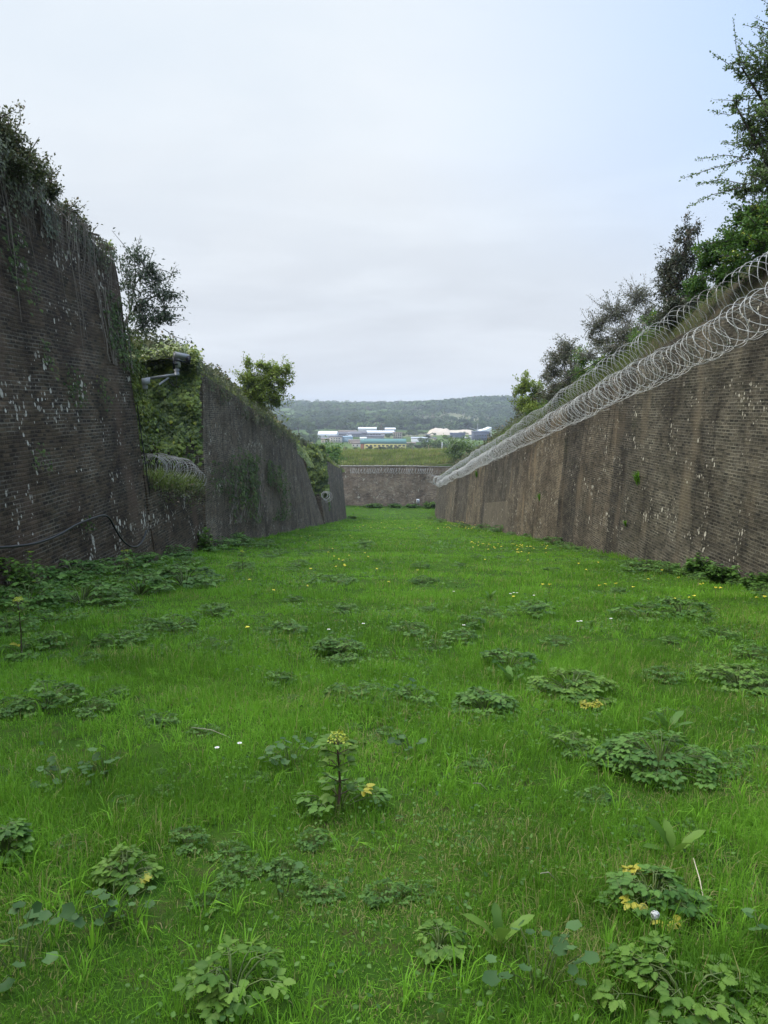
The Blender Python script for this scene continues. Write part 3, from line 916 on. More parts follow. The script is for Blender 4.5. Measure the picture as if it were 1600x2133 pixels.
def mallow_clump(name, rad_, nl, lsz, seed, mat='mallow'):
    rs = np.random.RandomState(seed)
    root = bpy.data.objects.new(name, None); COL.objects.link(root); root.empty_display_size = 0.1
    bl = MB(); bs = MB()
    pos = []; dr = []; nm = []; sz = []
    for i in range(nl):
        az = rs.uniform(0, 6.283); r = rad_ * math.sqrt(rs.rand()); h = rs.uniform(0.05, 0.15) + 0.05 * (1 - r / rad_)
        d = np.array([math.cos(az), math.sin(az), 0]); tip = d * r + np.array([0, 0, h])
        bs.tube([d * r * 0.3, d * r * 0.7 + np.array([0, 0, h * 0.8]), tip], 0.002, 3, 0.5, False)
        pos.append(tip); dr.append(d + rs.normal(0, 0.4, 3) * [1, 1, 0.3]); nm.append([0, 0, 1] + rs.normal(0, 0.33, 3)); sz.append(lsz * rs.uniform(0.6, 1.2))
    leaves(bl, MALLOW, pos, np.array(dr), np.array(nm), np.array(sz), rs)
    bl.build('leaves', M[mat], root); bs.build('stems', M['stem'], root)
    return root


def long_leaf_plant(name, nl, lsz, seed, mat='weed_bright'):
    rs = np.random.RandomState(seed)
    root = bpy.data.objects.new(name, None); COL.objects.link(root); root.empty_display_size = 0.1
    for i in range(nl):
        az = 6.283 * i / nl + rs.normal(0, 0.35)
        d = np.array([[math.cos(az), math.sin(az), rs.uniform(0.5, 1.5)]])
        b = MB(); leaves(b, DOCK, [d[0] * 0.01], d, np.array([[-d[0, 0], -d[0, 1], 0.6]]), [lsz * rs.uniform(0.7, 1.1)], rs, [rs.uniform(0.2, 0.9)])
        b.build('leaf', M[mat], root)
    return root


def flowering_stem(name, hgt, seed, skirt=0.2, lsz=0.05):
    """a single thick stalk with leaf whorls and a rounded yellow-green flower head over a skirt of leaves"""
    root = leafy_clump(name, skirt, 0.09, 9, lsz, M['weed'], seed, yellow=0.05)
    rs = np.random.RandomState(seed + 1)
    b = MB(); lb = MB(); ub = MB()
    b.tube([(0, 0, 0), (0.01, 0, hgt * 0.4), (0.0, 0.01, hgt * 0.75), (-0.008, 0, hgt)], [0.008, 0.007, 0.005, 0.004], 6)
    for h, n in ((0.22, 3), (0.42, 4), (0.62, 5), (0.8, 6), (0.93, 7)):
        pos = []; dr = []; nm = []
        for i in range(n):
            az = 6.283 * i / n + rs.normal(0, 0.3)
            d = np.array([math.cos(az), math.sin(az), 0.35])
            e = np.array([0, 0, h * hgt]) + d * lsz * 1.1
            b.tube([(0, 0, h * hgt), e], 0.003, 3, 0.5, False)
            for a2 in (-0.8, 0, 0.8):
                pos.append(e); dr.append([math.cos(az + a2), math.sin(az + a2), rs.uniform(-0.3, 0.4)]); nm.append(np.array([0, 0, 1]) + rs.normal(0, 0.3, 3))
        leaves(lb, LEAFLET, pos, np.array(dr), np.array(nm), rs.uniform(0.8, 1.3, len(pos)) * lsz, rs)
    pos = []; nm = []
    for i in range(110):
        a = rs.uniform(0, 6.283); c = math.sqrt(rs.rand())
        hx = [math.cos(a) * c * 0.05, math.sin(a) * c * 0.05, hgt + 0.035 * (1 - c * c)]
        pos.append(hx); nm.append([math.cos(a) * c, math.sin(a) * c, 1.0])
    leaves(ub, DIAMOND, pos, rdirs(110, rs), np.array(nm), rs.uniform(0.010, 0.02, 110), rs, width=1.6)
    b.build('stalk', M['dark_stem'], root); lb.build('stalk_leaves', M['weed_bright'], root)
    ub.build('flower_head', M['umbel'], root)
    return root


def put(o, px, py, label, group=None, wpx=None, cat='weed', rz=None, base=1.0, rs=np.random.RandomState(2), first=set()):
    """place a copy (the first time the original) so that it spans wpx photo pixels at its spot on the lawn"""
    x, y, z = G(px, py)
    x = float(np.clip(x, lx(y) + 0.12, rx(y) - 0.12)); z = float(gz(x, y))
    s = 1.0
    if wpx:
        s = (wpx * math.hypot(y, 1.6) / FPX / 2) / base
    if rz is None:
        rz = rs.uniform(0, 6.283)
    if o.name in first:
        c = copy_tree(o, (x, y, z), rz, s, label, group)
    else:
        first.add(o.name); c = o
        c.location = (x, y, z); c.rotation_euler = (0, 0, rz); c.scale = (s, s, s)
        tag(c, label, None, group)
    c['category'] = cat
    if group is None and 'group' in c:
        del c['group']
    return c


WD = [leafy_clump('weed_clump', 0.30, 0.19, 30, 0.056, M['weed'], 100),
      leafy_clump('weed_clump', 0.34, 0.16, 34, 0.052, M['weed'], 101, yellow=0.0),
      leafy_clump('weed_clump', 0.28, 0.21, 36, 0.050, M['weed'], 102),
      leafy_clump('weed_clump', 0.38, 0.14, 28, 0.056, M['weed'], 103)]
WR = [0.34, 0.38, 0.32, 0.43]
GB = 'leafy weeds in the bed along the left wall'
LB = 'dark leafy weed clump in the thick bed along the foot of the left wall'
for i, (px, py, w) in enumerate([(30, 1245, 150), (95, 1228, 120), (150, 1222, 130), (205, 1212, 110), (250, 1208, 120), (170, 1258, 170), (60, 1275, 150), (110, 1300, 130),
                                 (290, 1240, 130), (345, 1208, 110), (385, 1222, 130), (430, 1212, 80), (300, 1188, 90), (275, 1172, 80), (340, 1172, 80), (385, 1180, 80),
                                 (410, 1148, 70), (445, 1142, 80), (480, 1140, 60), (520, 1143, 60), (555, 1140, 45), (20, 1320, 120), (10, 1265, 90), (230, 1262, 110), (5, 1225, 90), (350, 1156, 60)]):
    k = i % 4
    put(WD[k], px, py, LB, GB, w * 1.08, base=WR[k])
GS = 'low leafy weeds scattered over the lawn'
LS = 'small low leafy weed among the others scattered over the open lawn'
for i, (px, py, w) in enumerate([(250, 1345, 95), (100, 1350, 80), (440, 1358, 95), (360, 1315, 80), (300, 1312, 70), (445, 1283, 70), (690, 1217, 85), (580, 1428, 65), (855, 1325, 90),
                                 (960, 1338, 75), (1155, 1342, 60), (1060, 1400, 110), (740, 1462, 110), (865, 1475, 90), (1345, 1287, 120), (1420, 1285, 100), (1380, 1415, 80), (1565, 1372, 70),
                                 (1480, 1410, 90), (100, 1478, 120), (190, 1488, 80), (340, 1510, 60), (80, 1425, 70), (190, 1385, 60), (1020, 1290, 60), (1110, 1285, 80), (910, 1350, 70),
                                 (880, 1215, 40), (620, 1180, 45), (760, 1140, 40), (680, 1150, 40), (560, 1165, 40), (500, 1185, 55), (720, 1275, 50), (800, 1190, 35), (1150, 1195, 35), (1340, 1190, 80),
                                 (1390, 1195, 60), (1240, 1310, 60), (980, 1305, 55), (1590, 1245, 70), (720, 1390, 70), (1230, 1590, 90), (1590, 1440, 80), (1590, 1590, 90), (330, 1235, 40),
                                 (550, 1290, 45), (610, 1255, 35), (940, 1240, 30), (1500, 1330, 60), (650, 1420, 45), (30, 1490, 80), (1290, 1235, 30), (890, 1275, 40), (1480, 1600, 120)]):
    k = (i * 7 + 1) % 4
    put(WD[k], px, py, LS, GS, w * 1.22, base=WR[k])


wr = np.random.RandomState(55)
for i in range(110):                        # the many small ones in between
    t = wr.rand()
    py = 1135 + 760 * t ** 1.25
    px = wr.uniform(-10, 1610) if py > 1230 else wr.uniform(480, 1330)
    if wr.rand() < 0.35: px = wr.uniform(0, 700) if wr.rand() < 0.6 else wr.uniform(950, 1600)
    k = i % 4
    put(WD[k], px, py, LS, GS, wr.uniform(26, 62) * (0.55 + t * 1.1), base=WR[k])
for i in range(26):
    px = 1590 - 690 * (i / 25.0) ** 0.8
    py = float(np.interp(px, [900, 948, 1053, 1158, 1285, 1600], [1078, 1097, 1106, 1134, 1171, 1230]))
    put(WD[i % 4], px - 4, py + 2, 'low weed tuft at the foot of the right wall', 'weeds along the foot of the right wall', wr.uniform(0.7, 1.6) * (20 + (px - 900) * 0.06), base=WR[i % 4])


def single(kind, px, py, w, label, seed, **kw):
    rs = np.random.RandomState(seed)
    x, y, z = G(px, py)
    x = float(np.clip(x, lx(y) + 0.12, rx(y) - 0.12))
    wm = w * math.hypot(y, 1.6) / FPX / 2
    if kind == 'clump':
        lsz = kw.get('lsz', 0.06) * 0.80
        o = leafy_clump('weed_clump', max(0.06, wm - lsz * 0.7), kw.get('h', 0.2) * 0.75, int(kw.get('n', 24) * 1.2), lsz, M[kw.get('mat', 'weed')], seed, yellow=kw.get('yellow', 0))
    elif kind == 'mallow':
        o = mallow_clump('mallow_plant', wm, kw.get('n', 16), kw.get('lsz', 0.055), seed, kw.get('mat', 'mallow'))
    elif kind == 'long':
        o = long_leaf_plant('long_leaved_weed', kw.get('n', 5), kw.get('lsz', 0.25), seed, kw.get('mat', 'weed_bright'))
    else:
        o = flowering_stem('flowering_weed', kw.get('h', 0.4), seed, wm, kw.get('lsz', 0.05))
    o.location = (x, y, float(gz(x, y)))
    tag(o, label, 'weed')
    return o


single('clump', 705, 1368, 105, 'dense domed weed clump left of centre on the middle lawn, beside one white daisy', 201, h=0.26, n=40, lsz=0.055)
single('clump', 600, 1325, 80, 'rounded weed clump behind and left of the domed clump, middle lawn', 202, h=0.22, n=28)
single('clump', 1190, 1448, 190, 'wide pale green weed patch right of centre, above the yellow-leaved sprig', 203, h=0.20, n=46, mat='weed_bright', lsz=0.065)
single('clump', 1232, 1476, 26, 'small sprig of bright yellow leaves under the wide pale weed patch', 204, h=0.06, n=9, lsz=0.035, mat='weed_yellow')
single('clump', 1010, 1488, 135, 'dark broad weed clump in the middle lawn, below the long upright dock leaf', 205, h=0.22, n=34, lsz=0.06)
single('clump', 1540, 1430, 190, 'broad pale weed clump at the right edge of the frame, mid lawn', 206, h=0.2, n=44, mat='weed_bright', lsz=0.06)
single('clump', 1375, 1612, 240, 'wide sprawling weed mound on the right, with fine crowded leaves', 207, h=0.24, n=64, lsz=0.05)
single('clump', 1360, 1905, 185, 'glossy weed clump with yellowed lower leaves beside the dandelion clock, lower right', 208, h=0.17, n=36, lsz=0.045, mat='weed', yellow=0.10)
single('clump', 1430, 2110, 330, 'large bright weed spread across the bottom right corner, some leaves yellow', 209, h=0.11, n=30, lsz=0.052, mat='weed_bright', yellow=0.06)
single('clump', 485, 2085, 210, 'bright green long-stalked weed at the bottom edge, left of centre', 210, h=0.15, n=13, lsz=0.052, mat='weed_bright')
single('clump', 262, 1842, 110, 'pale yellowish weed clump on the lower left lawn', 211, h=0.12, n=20, lsz=0.042, mat='weed_bright', yellow=0.1)
single('clump', 10, 1795, 90, 'weed clump cut by the left edge of the frame, lower lawn', 212, h=0.18, n=20, lsz=0.05)
single('clump', 1190, 1570, 110, 'thin sprawling weed with jagged leaves left of the sprawling mound', 213, h=0.1, n=12, lsz=0.05, mat='weed_bright')
single('clump', 915, 1985, 90, 'small pale weed rosette left of the two upright leaves, lower right', 214, h=0.06, n=9, lsz=0.04, mat='weed_bright')
single('mallow', 605, 1600, 110, 'blue-green round-leaved mallow left of the tall flowering stem', 220, n=26)
single('mallow', 860, 1575, 70, 'blue-green round-leaved mallow right of the tall flowering stem', 221, n=14)
single('mallow', 135, 1650, 90, 'dark round-leaved mallow on the left lawn, lower of a pair', 222, n=18)
single('mallow', 220, 1615, 90, 'dark round-leaved mallow on the left lawn, upper of a pair', 223, n=18)
single('mallow', 235, 1925, 140, 'grey-green round-leaved mallow under the pale yellowish weed, lower left', 224, n=24, lsz=0.042)
single('mallow', 40, 2010, 170, 'large-leaved mallow in the bottom left corner', 225, n=18, lsz=0.065)
single('mallow', 1120, 2075, 190, 'blue-green round-leaved mallow at the bottom, right of centre', 226, n=18, lsz=0.055)
single('mallow', 840, 1460, 60, 'blue-green mallow in the middle lawn left of the dark broad clump', 227, n=14, lsz=0.06)
single('mallow', 1590, 1985, 60, 'mallow leaves at the right edge of the frame, level with the dandelion clock', 228, n=7, lsz=0.05)
single('mallow', 590, 1872, 60, 'few small mallow leaves on the lower lawn left of centre', 229, n=8, lsz=0.035)
single('long', 1042, 1975, 80, 'pale weed of two upright long leaves, lower right of centre', 230, n=4, lsz=0.19)
single('long', 1405, 1790, 90, 'weed with long jagged leaves above the clump with yellowed leaves', 231, n=5, lsz=0.22)
single('long', 1390, 1530, 100, 'dark long-leaved dock above the sprawling weed mound on the right', 232, n=6, lsz=0.2, mat='weed')
single('long', 1065, 1432, 70, 'single group of broad upright dock leaves between two clumps, mid lawn', 233, n=4, lsz=0.2, mat='weed')
single('long', 1020, 1250, 60, 'dark upright dock leaves by the worn line in the lawn', 234, n=6, lsz=0.22, mat='weed')
single('flower', 705, 1690, 160, 'tall flowering weed with yellow-green head on a dark stalk, centre of the lawn', 240, h=0.40, lsz=0.05)
single('flower', 45, 1370, 120, 'tall flowering weed with a yellow-green head at the left edge of the frame', 241, h=0.62, lsz=0.06)
single('flower', 266, 1215, 90, 'flowering weed stem standing in the left weed bed near the hanging cable', 242, h=0.45, lsz=0.06)
single('flower', 505, 1195, 60, 'flowering weed stem on the lawn in front of the creeper-covered wall', 243, h=0.55, lsz=0.06)
single('flower', 150, 1195, 60, 'pale flowering weed against the foot of the near left wall', 244, h=0.5, lsz=0.07)


def wall_plant(name, label, x, y, h, w, n, lsz, mat, seed, cat='plant', lean=(0, 0)):
    """an upright bushy plant: several thin stems with leaves along them"""
    rs = np.random.RandomState(seed)
    root = empty(name, (x, y, float(gz(x, y))), label, cat)
    bl = MB(); bs = MB(); pos = []; dr = []; nm = []
    for i in range(n):
        a = rs.uniform(0, 6.283); r = w * math.sqrt(rs.rand())
        tip = np.array([math.cos(a) * r + lean[0], math.sin(a) * r * 0.8 + lean[1], h * rs.uniform(0.5, 1.0) * (1 - 0.35 * r / w)])
        base = tip * [0.3, 0.3, 0]
        mid = (base + tip) / 2 + rs.normal(0, 0.03, 3)
        bs.tube([base, mid, tip], [0.006, 0.005, 0.003], 3, 0.5, False)
        for t in np.linspace(0.25, 1, 9):
            p = (base * (1 - t) + tip * t)
            for k in range(3):
                b_ = rs.uniform(0, 6.283)
                pos.append(p + rs.normal(0, 0.015, 3)); dr.append([math.cos(b_), math.sin(b_), rs.uniform(-0.4, 0.3)]); nm.append([0, 0, 1] + rs.normal(0, 0.3, 3))
    leaves(bl, LEAFLET, pos, np.array(dr), np.array(nm), rs.uniform(0.7, 1.3, len(pos)) * lsz, rs)
    bs.build('stems', M['stem'], root); bl.build('leaves', M[mat], root)
    return root


wall_plant('nettle_bush', 'pointed green nettle bush against the right wall, left of a pair', 7.45, 18.6, 0.62, 0.30, 34, 0.09, 'weed', 301, 'bush')
wall_plant('nettle_bush', 'broad green nettle bush against the right wall, near the right edge', 7.35, 16.9, 0.5, 0.40, 40, 0.09, 'weed', 302, 'bush')
wall_plant('nettle_bush', 'low nettles cut by the right edge of the frame at the wall foot', 7.5, 15.6, 0.4, 0.35, 26, 0.09, 'weed', 303, 'bush')
wall_plant('sapling', 'thin pale-leaved sapling against the near left wall below the cable', -6.25, 13.6, 0.95, 0.34, 13, 0.085, 'weed_bright', 304, 'sapling', (-0.1, 0))
wall_plant('sapling', 'yellow-green sapling growing against the low wall left of the creeper', lx(27.6) + 0.2, 27.6, 1.15, 0.30, 10, 0.12, 'weed_bright', 305, 'sapling')
wall_plant('sapling', 'small sprig at the foot of the wall under the creeper', lx(34) + 0.2, 34.0, 0.7, 0.45, 12, 0.12, 'weed_bright', 306, 'sapling')
wall_plant('low_bush', 'yellow-green bushy plant at the foot of the end wall, right side', 8.6, 146, 1.5, 1.9, 30, 0.4, 'weed_bright', 307, 'bush')
wall_plant('low_bush', 'bushy green plant at the foot of the end wall by the left corner', -5.1, 127, 0.6, 0.9, 20, 0.25, 'weed_bright', 308, 'bush')
for k, (x, w_) in enumerate([(-2.0, 1.6), (2.0, 1.4), (5.4, 1.5)]):
    wall_plant('low_bush', ['low green weeds at the end wall foot, left of the middle', 'low green weeds at the end wall foot, in the middle', 'low green weeds at the end wall foot, under the white notice'][k], x, 146.8, 0.9, w_, 26, 0.35, 'weed', 320 + k, 'bush')


# small flowers
def cowslip(seed):
    rs = np.random.RandomState(seed)
    b = MB(); pos = []; dr = []
    for i in range(9):
        a = rs.uniform(0, 6.283)
        pos.append([0, 0, 0.15]); dr.append([math.cos(a), math.sin(a), rs.uniform(-0.5, 0.5)])
    leaves(b, DIAMOND, pos, np.array(dr), np.tile([0, 0, 1.0], (9, 1)), np.full(9, 0.028), rs, width=1.5)
    o = b.build('cowslip', M['cowslip'])
    s = MB(); s.tube([(0, 0, 0), (0.004, 0, 0.08), (0, 0, 0.15)], 0.0025, 3, 0.5, False); s.build('stem', M['stem'], o)
    return o


def daisy():
    b = MB(); n = 14
    v = [(0, 0, 0.075)]; f = []
    for i in range(n):
        for da, r in ((-0.16, 0.013), (0.16, 0.013)):
            a = 6.283 * i / n + da
            v.append((r * math.cos(a), r * math.sin(a), 0.079))
    for i in range(n):
        f.append((0, 1 + 2 * i, 2 + 2 * i))
    b.add(v, f)
    o = b.build('daisy', M['daisy'])
    e = MB(); e.add([(0.004 * math.cos(k * 1.047), 0.004 * math.sin(k * 1.047), 0.079) for k in range(6)] + [(0, 0, 0.082)], [(k, (k + 1) % 6, 6) for k in range(6)]); e.build('eye', M['eye'], o)
    s = MB(); s.tube([(0, 0, 0), (0, 0, 0.076)], 0.0015, 3, 0.5, False); s.build('stem', M['stem'], o)
    return o


CW = [cowslip(1), cowslip(2)]
fr = np.random.RandomState(77)
FAR = [(fr.uniform(735, 990) + (fr.rand() ** 2) * 30, fr.uniform(1073, 1112)) for _ in range(78)] + [(fr.uniform(930, 1000), fr.uniform(1088, 1112)) for _ in range(26)]
for i, (px, py) in enumerate(FAR):
    put(CW[i % 2], px, py, 'tiny yellow cowslip in the far drift towards the end wall', 'cowslips in the far drift', cat='flower').scale = (2.2,) * 3
MIDP = [(fr.uniform(975, 1045), fr.uniform(1138, 1156)) for _ in range(18)] + [(fr.uniform(1065, 1150), fr.uniform(1142, 1165)) for _ in range(24)] + [(fr.uniform(620, 790), fr.uniform(1120, 1210)) for _ in range(20)]
for i, (px, py) in enumerate(MIDP):
    put(CW[i % 2], px, py, 'yellow cowslip in the loose patches half way along the lawn', 'cowslips half way along', cat='flower').scale = (1.5,) * 3
for i, (px, py) in enumerate([(570, 1253), (520, 1225), (517, 1338), (810, 1230), (1070, 1265), (1205, 1190), (1220, 1203), (1378, 1202), (1412, 1222), (1458, 1236), (1465, 1234), (1490, 1245), (1436, 1268), (1445, 1265),
                              (1405, 1270), (1500, 1247), (1576, 1265), (1592, 1262), (1282, 1235), (1260, 1235), (1248, 1238), (1130, 1235), (1145, 1235), (1318, 1243), (1245, 1185), (1350, 1222), (640, 1240), (700, 1195), (1100, 1180), (870, 1205), (1398, 1280), (1010, 1178)]):
    put(CW[i % 2], px, py, 'single yellow cowslip on the nearer lawn', 'cowslips on the nearer lawn', cat='flower').scale = (1.25,) * 3
D0 = daisy()
for i, (px, py, lab, grp) in enumerate([(453, 1580, 'white daisy, lower left one of two close together on the left lawn', None), (500, 1570, 'white daisy, upper right one of two close together on the left lawn', None)] +
                                       [(a, c, 'white daisy in the short row beside the worn line', 'daisies beside the worn line') for a, c in ((1063, 1245), (1070, 1243), (1077, 1244), (1112, 1250))] +
                                       [(a, c, 'white daisy right of the worn line, mid lawn', 'daisies mid lawn') for a, c in ((1203, 1307), (1210, 1306), (1272, 1302), (966, 1312), (945, 1238))] +
                                       [(685, 1325, 'white daisy behind the dense domed weed clump', None), (757, 1311, 'white daisy right of the rounded weed clump', None)]):
    put(D0, px, py + 6, lab, grp, cat='flower').scale = (1.15 if i < 2 else 1.6,) * 3


def dandelion_clock():
    x, y, z = G(1362, 1965)
    root = empty('dandelion_clock', (x, y, float(gz(x, y))), 'white dandelion seed head beside the clump with yellowed leaves', 'flower')
    rs = np.random.RandomState(3)
    b = MB(); d = rdirs(90, rs)
    for v in d:
        c = np.array([0, 0, 0.11]); b.tube([c, c + v * 0.015], 0.0004, 3, 0.5, False)
    leaves(b, DIAMOND, np.array([0, 0, 0.11]) + d * 0.015, np.cross(d, rdirs(90, rs)), d, np.full(90, 0.008), rs, width=1.8)
    b.build('seed_head', M['fluff'], root)
    s = MB(); s.tube([(0.01, 0, 0), (0, 0, 0.11)], 0.002, 5); s.build('stem', M['stem'], root)


dandelion_clock()
for i, (a, c, lab) in enumerate([((1442, 1835), (1470, 1915), 'pale dry straw stalk leaning beside the clump with yellowed leaves'), ((1125, 1865), (1157, 1845), 'short pale straw lying in the grass, lower middle'),
                                 ((985, 1667), (1015, 1658), 'short pale straw lying in the grass right of the tall flowering weed'), ((400, 1545), (480, 1545), 'thin dry stalk lying near the two daisies on the left')]):
    p = np.array(G(*a)); q_ = np.array(G(*c)); p[2] = gz(p[0], p[1]) + 0.10; q_[2] = gz(q_[0], q_[1]) + 0.03
    b = MB(); m_ = (p + q_) / 2 + [0, 0, 0.02]
    b.tube([p - p, m_ - p, q_ - p], 0.0025, 5)
    o = b.build('straw_stalk', M['straw']); o.location = p
    tag(o, lab, 'straw')

# ------------------------------------------------------------------ ivy, creepers and hanging growth on the walls
def sheet(name, label, f, nrm, n, lsz, mat, seed, bump=0.22, mask=None, cat='ivy', stems=0, tpl=IVY, parent=None, droop=0.8):
    """leaves over a wall face; f(s, t) gives points of the face, s and t in 0..1"""
    rs = np.random.RandomState(seed)
    s = rs.rand(n * 3); t = rs.rand(n * 3)
    if mask is not None:
        k = rs.rand(n * 3) < mask(s, t); s = s[k][:n]; t = t[k][:n]
    else:
        s = s[:n]; t = t[:n]
    p = f(s, t); nr = np.array(nrm, float); m = len(s)
    hump = fbm(p @ np.array([1.0, 0.7, 0]) * 1.7, p[:, 2] * 1.7, seed, 3)
    p = p + nr * (bump * (0.15 + np.clip(hump * 1.9 - 0.5, 0, 1.2)) * rs.uniform(0.55, 1.05, m))[:, None] + rs.normal(0, 0.02, (m, 3))
    side = np.cross([0, 0, 1], nr)
    d = np.array([0, 0, -1.0]) * droop + side * rs.normal(0, 0.55, m)[:, None] + nr * rs.uniform(0.05, 0.6, m)[:, None]
    nn = nr + np.array([0, 0, 1]) * rs.uniform(0.1, 0.9, m)[:, None] + side * rs.normal(0, 0.35, m)[:, None]
    b = MB(); leaves(b, tpl, p, d, nn, rs.uniform(0.6, 1.25, m) * lsz, rs, np.clip(hump * 0.8 + rs.normal(0, 0.22, m), 0, 1))
    root = empty(name, tuple(p.mean(0)), label, cat) if parent is None else parent
    c = p.mean(0) if parent is None else np.array(root.location)
    b.v = [v - c for v in b.v]
    b.build('foliage', M[mat], root)
    if stems:
        sb = MB()
        for i in range(stems):
            s0 = rs.rand(); s1 = np.clip(s0 + rs.normal(0, 0.12), 0, 1); tt = np.linspace(0, rs.uniform(0.5, 1), 9)
            if mask is not None and mask(np.array([s0]), np.array([0.4]))[0] < 0.2: continue
            q = f(np.linspace(s0, s1, 9) + rs.normal(0, 0.012, 9), tt) + nr * 0.03
            sb.tube(q - c, 0.016, 4, rs.rand(), False)
        sb.build('stems', M['twig'], root)
    return root


def quad(a, b_, c, d):
    """bilinear patch: a,b along the bottom, d,c along the top"""
    a, b_, c, d = [np.array(v, float) for v in (a, b_, c, d)]
    return lambda s, t: (a * ((1 - s) * (1 - t))[:, None] + b_ * (s * (1 - t))[:, None] + c * (s * t)[:, None] + d * ((1 - s) * t)[:, None])


# square ivy sheet on the end of the second wall, facing the camera
zt = P(390, 724, 28.4)[2]; zb0 = P(390, 968, 28.4)[2]
XI0, XI1 = -9.9, -6.46
f_iv = lambda s, t: np.stack([XI0 + (XI1 - 0.35 * t - XI0) * s, 28.35 + 1.5 * t, zb0 + (zt - zb0) * t], 1)
m_iv = lambda s, t: np.where(t < 0.14 + 0.10 * np.sin(s * 9) * np.sin(s * 23), 0.18, 1.0)
iv = sheet('ivy', 'square sheet of dense dark green ivy filling the recess behind the security camera', f_iv, (0.1, -1, 0.12), 7200, 0.135, 'ivy', 401, 0.42, m_iv, stems=10)
rs = np.random.RandomState(9)
k = 2000
pp = np.stack([rs.uniform(XI0 + 0.2, XI1 - 0.25, k), 29.5 + rs.uniform(-0.6, 0.9, k), zt - 0.3 + rs.normal(0, 0.2, k)], 1) - np.array(iv.location)
pp[:, 2] += 0.16 * np.sin(pp[:, 0] * 2.2)
b = MB(); leaves(b, IVY, pp, rdirs(k, rs) * [1, 1, 0.3] + [0, -0.4, -0.5], [0, -0.5, 1] + rs.normal(0, 0.3, (k, 3)), rs.uniform(0.09, 0.17, k), rs)
b.build('young_growth', M['ivy_bright'], iv)['label'] = 'bright young leaves along the top'

sheet('ivy', 'shadowed ivy hanging on the back wall of the recess', lambda s, t: np.stack([-9.95 + 0 * s, 22.0 + 6.4 * s, -2.0 + 6.9 * t], 1), (1, 0, 0.1), 2200, 0.13, 'ivy', 404, 0.4)
# ivy down the corner of the near left wall
def f_corner(s, t):
    z0, z1 = float(g(22.5)) + 2.2, float(g(22.5)) + 6.6
    return np.stack([-6.48 - 0.103 * (2.2 + 4.4 * t) - 0.55 * s, 22.5 + 0 * t - 0.15 * s, z0 + (z1 - z0) * t], 1)
sheet('ivy', 'thin strip of ivy creeping down the corner edge of the near left wall', lambda s, t: f_corner(s - 0.5, t) + np.stack([0.03 + 0 * s, -0.5 * np.clip(s - 0.5, -0.5, 0.5) + 0.15 + 0 * t, 0 * s], 1), (0.8, 0.2, 0.1), 800, 0.10, 'ivy', 402, 0.14,
      lambda s, t: np.clip(1.2 - np.abs(s - 0.45) * 2.4, 0, 1) * (0.35 + 0.65 * (t > 0.55)), stems=0)
# bush of creeper round the camera's junction box
def f_w1(y0, y1, h0, h1):
    def f(s, t):
        y = y0 + (y1 - y0) * s; h = h0 + (h1 - h0) * t
        return np.stack([lx(y) - 0.87 * h / H_L1 + 0.03, y, np.array(g(y)) + h], 1)
    return f
def blob(cs, ct, rs_, rt): return lambda s, t: np.clip(1.35 - ((s - cs) / rs_) ** 2 - ((t - ct) / rt) ** 2, 0, 1)
sheet('creeper', 'dull green creeper bunched round the white junction box on the near left wall', f_w1(20.4, 22.6, 5.4, 7.4), (1, -0.2, 0.1), 650, 0.085, 'creeper', 403, 0.30, blob(0.75, 0.5, 0.6, 0.6), 'creeper', 16)
for k, (y0, y1, h0, h1, n, lab) in enumerate([(15.2, 17.0, 5.4, 7.5, 230, 'dark green creeper patch high on the near left wall, under the hanging roots'), (17.2, 18.8, 3.8, 5.0, 110, 'small creeper patch half way up the near left wall'),
                                             (19.0, 20.6, 4.0, 5.0, 80, 'small creeper patch on the near left wall, left of the junction box'), (16.2, 17.2, 4.2, 5.4, 60, 'wisp of creeper below the dark patch on the near left wall'),
                                             (15.0, 16.2, 2.2, 3.0, 35, 'mossy tuft on the near left wall above the hanging cable'), (17.0, 18.2, 1.0, 1.6, 35, 'mossy tuft on the near left wall under the hanging cable')]):
    sheet('creeper', lab, f_w1(y0, y1, h0, h1), (1, -0.1, 0.1), n, 0.085, 'creeper', 410 + k, 0.12, lambda s, t: np.clip(1.0 - (2 * s - 1) ** 2 - (2 * t - 1) ** 2, 0, 1) ** 1.5 * (fbm(s * 4, t * 5, 3 + int(s[0] * 0)) > 0.47))


def f_w2(y0, y1, h0, h1):
    def f(s, t):
        y = y0 + (y1 - y0) * s; h = h0 + (h1 - h0) * t
        return np.stack([lx(y) - 0.42 * h / H_L2 + 0.05, y, np.array(g(y)) + h], 1)
    return f
m_cr = lambda s, t: np.clip((fbm(s * 4 + 3, t * 2.2, 7, 3) - 0.36) * 5, 0, 1) * np.clip(1.5 - np.abs(s - 0.5) * 2.2 - np.abs(t - 0.45) * 1.0, 0, 1)
sheet('creeper', 'wide ragged dark creeper across the middle of the second left wall', f_w2(32.5, 52, 1.0, 4.4), (1, -0.1, 0.1), 2700, 0.13, 'creeper', 420, 0.3, m_cr, 'creeper', 50)
sheet('creeper', 'small creeper spray on the second left wall beside the ivy sheet', f_w2(29.5, 33, 2.2, 3.6), (1, -0.1, 0.1), 150, 0.11, 'creeper', 421, 0.2, blob(0.5, 0.5, 0.6, 0.6), 'creeper', 0)
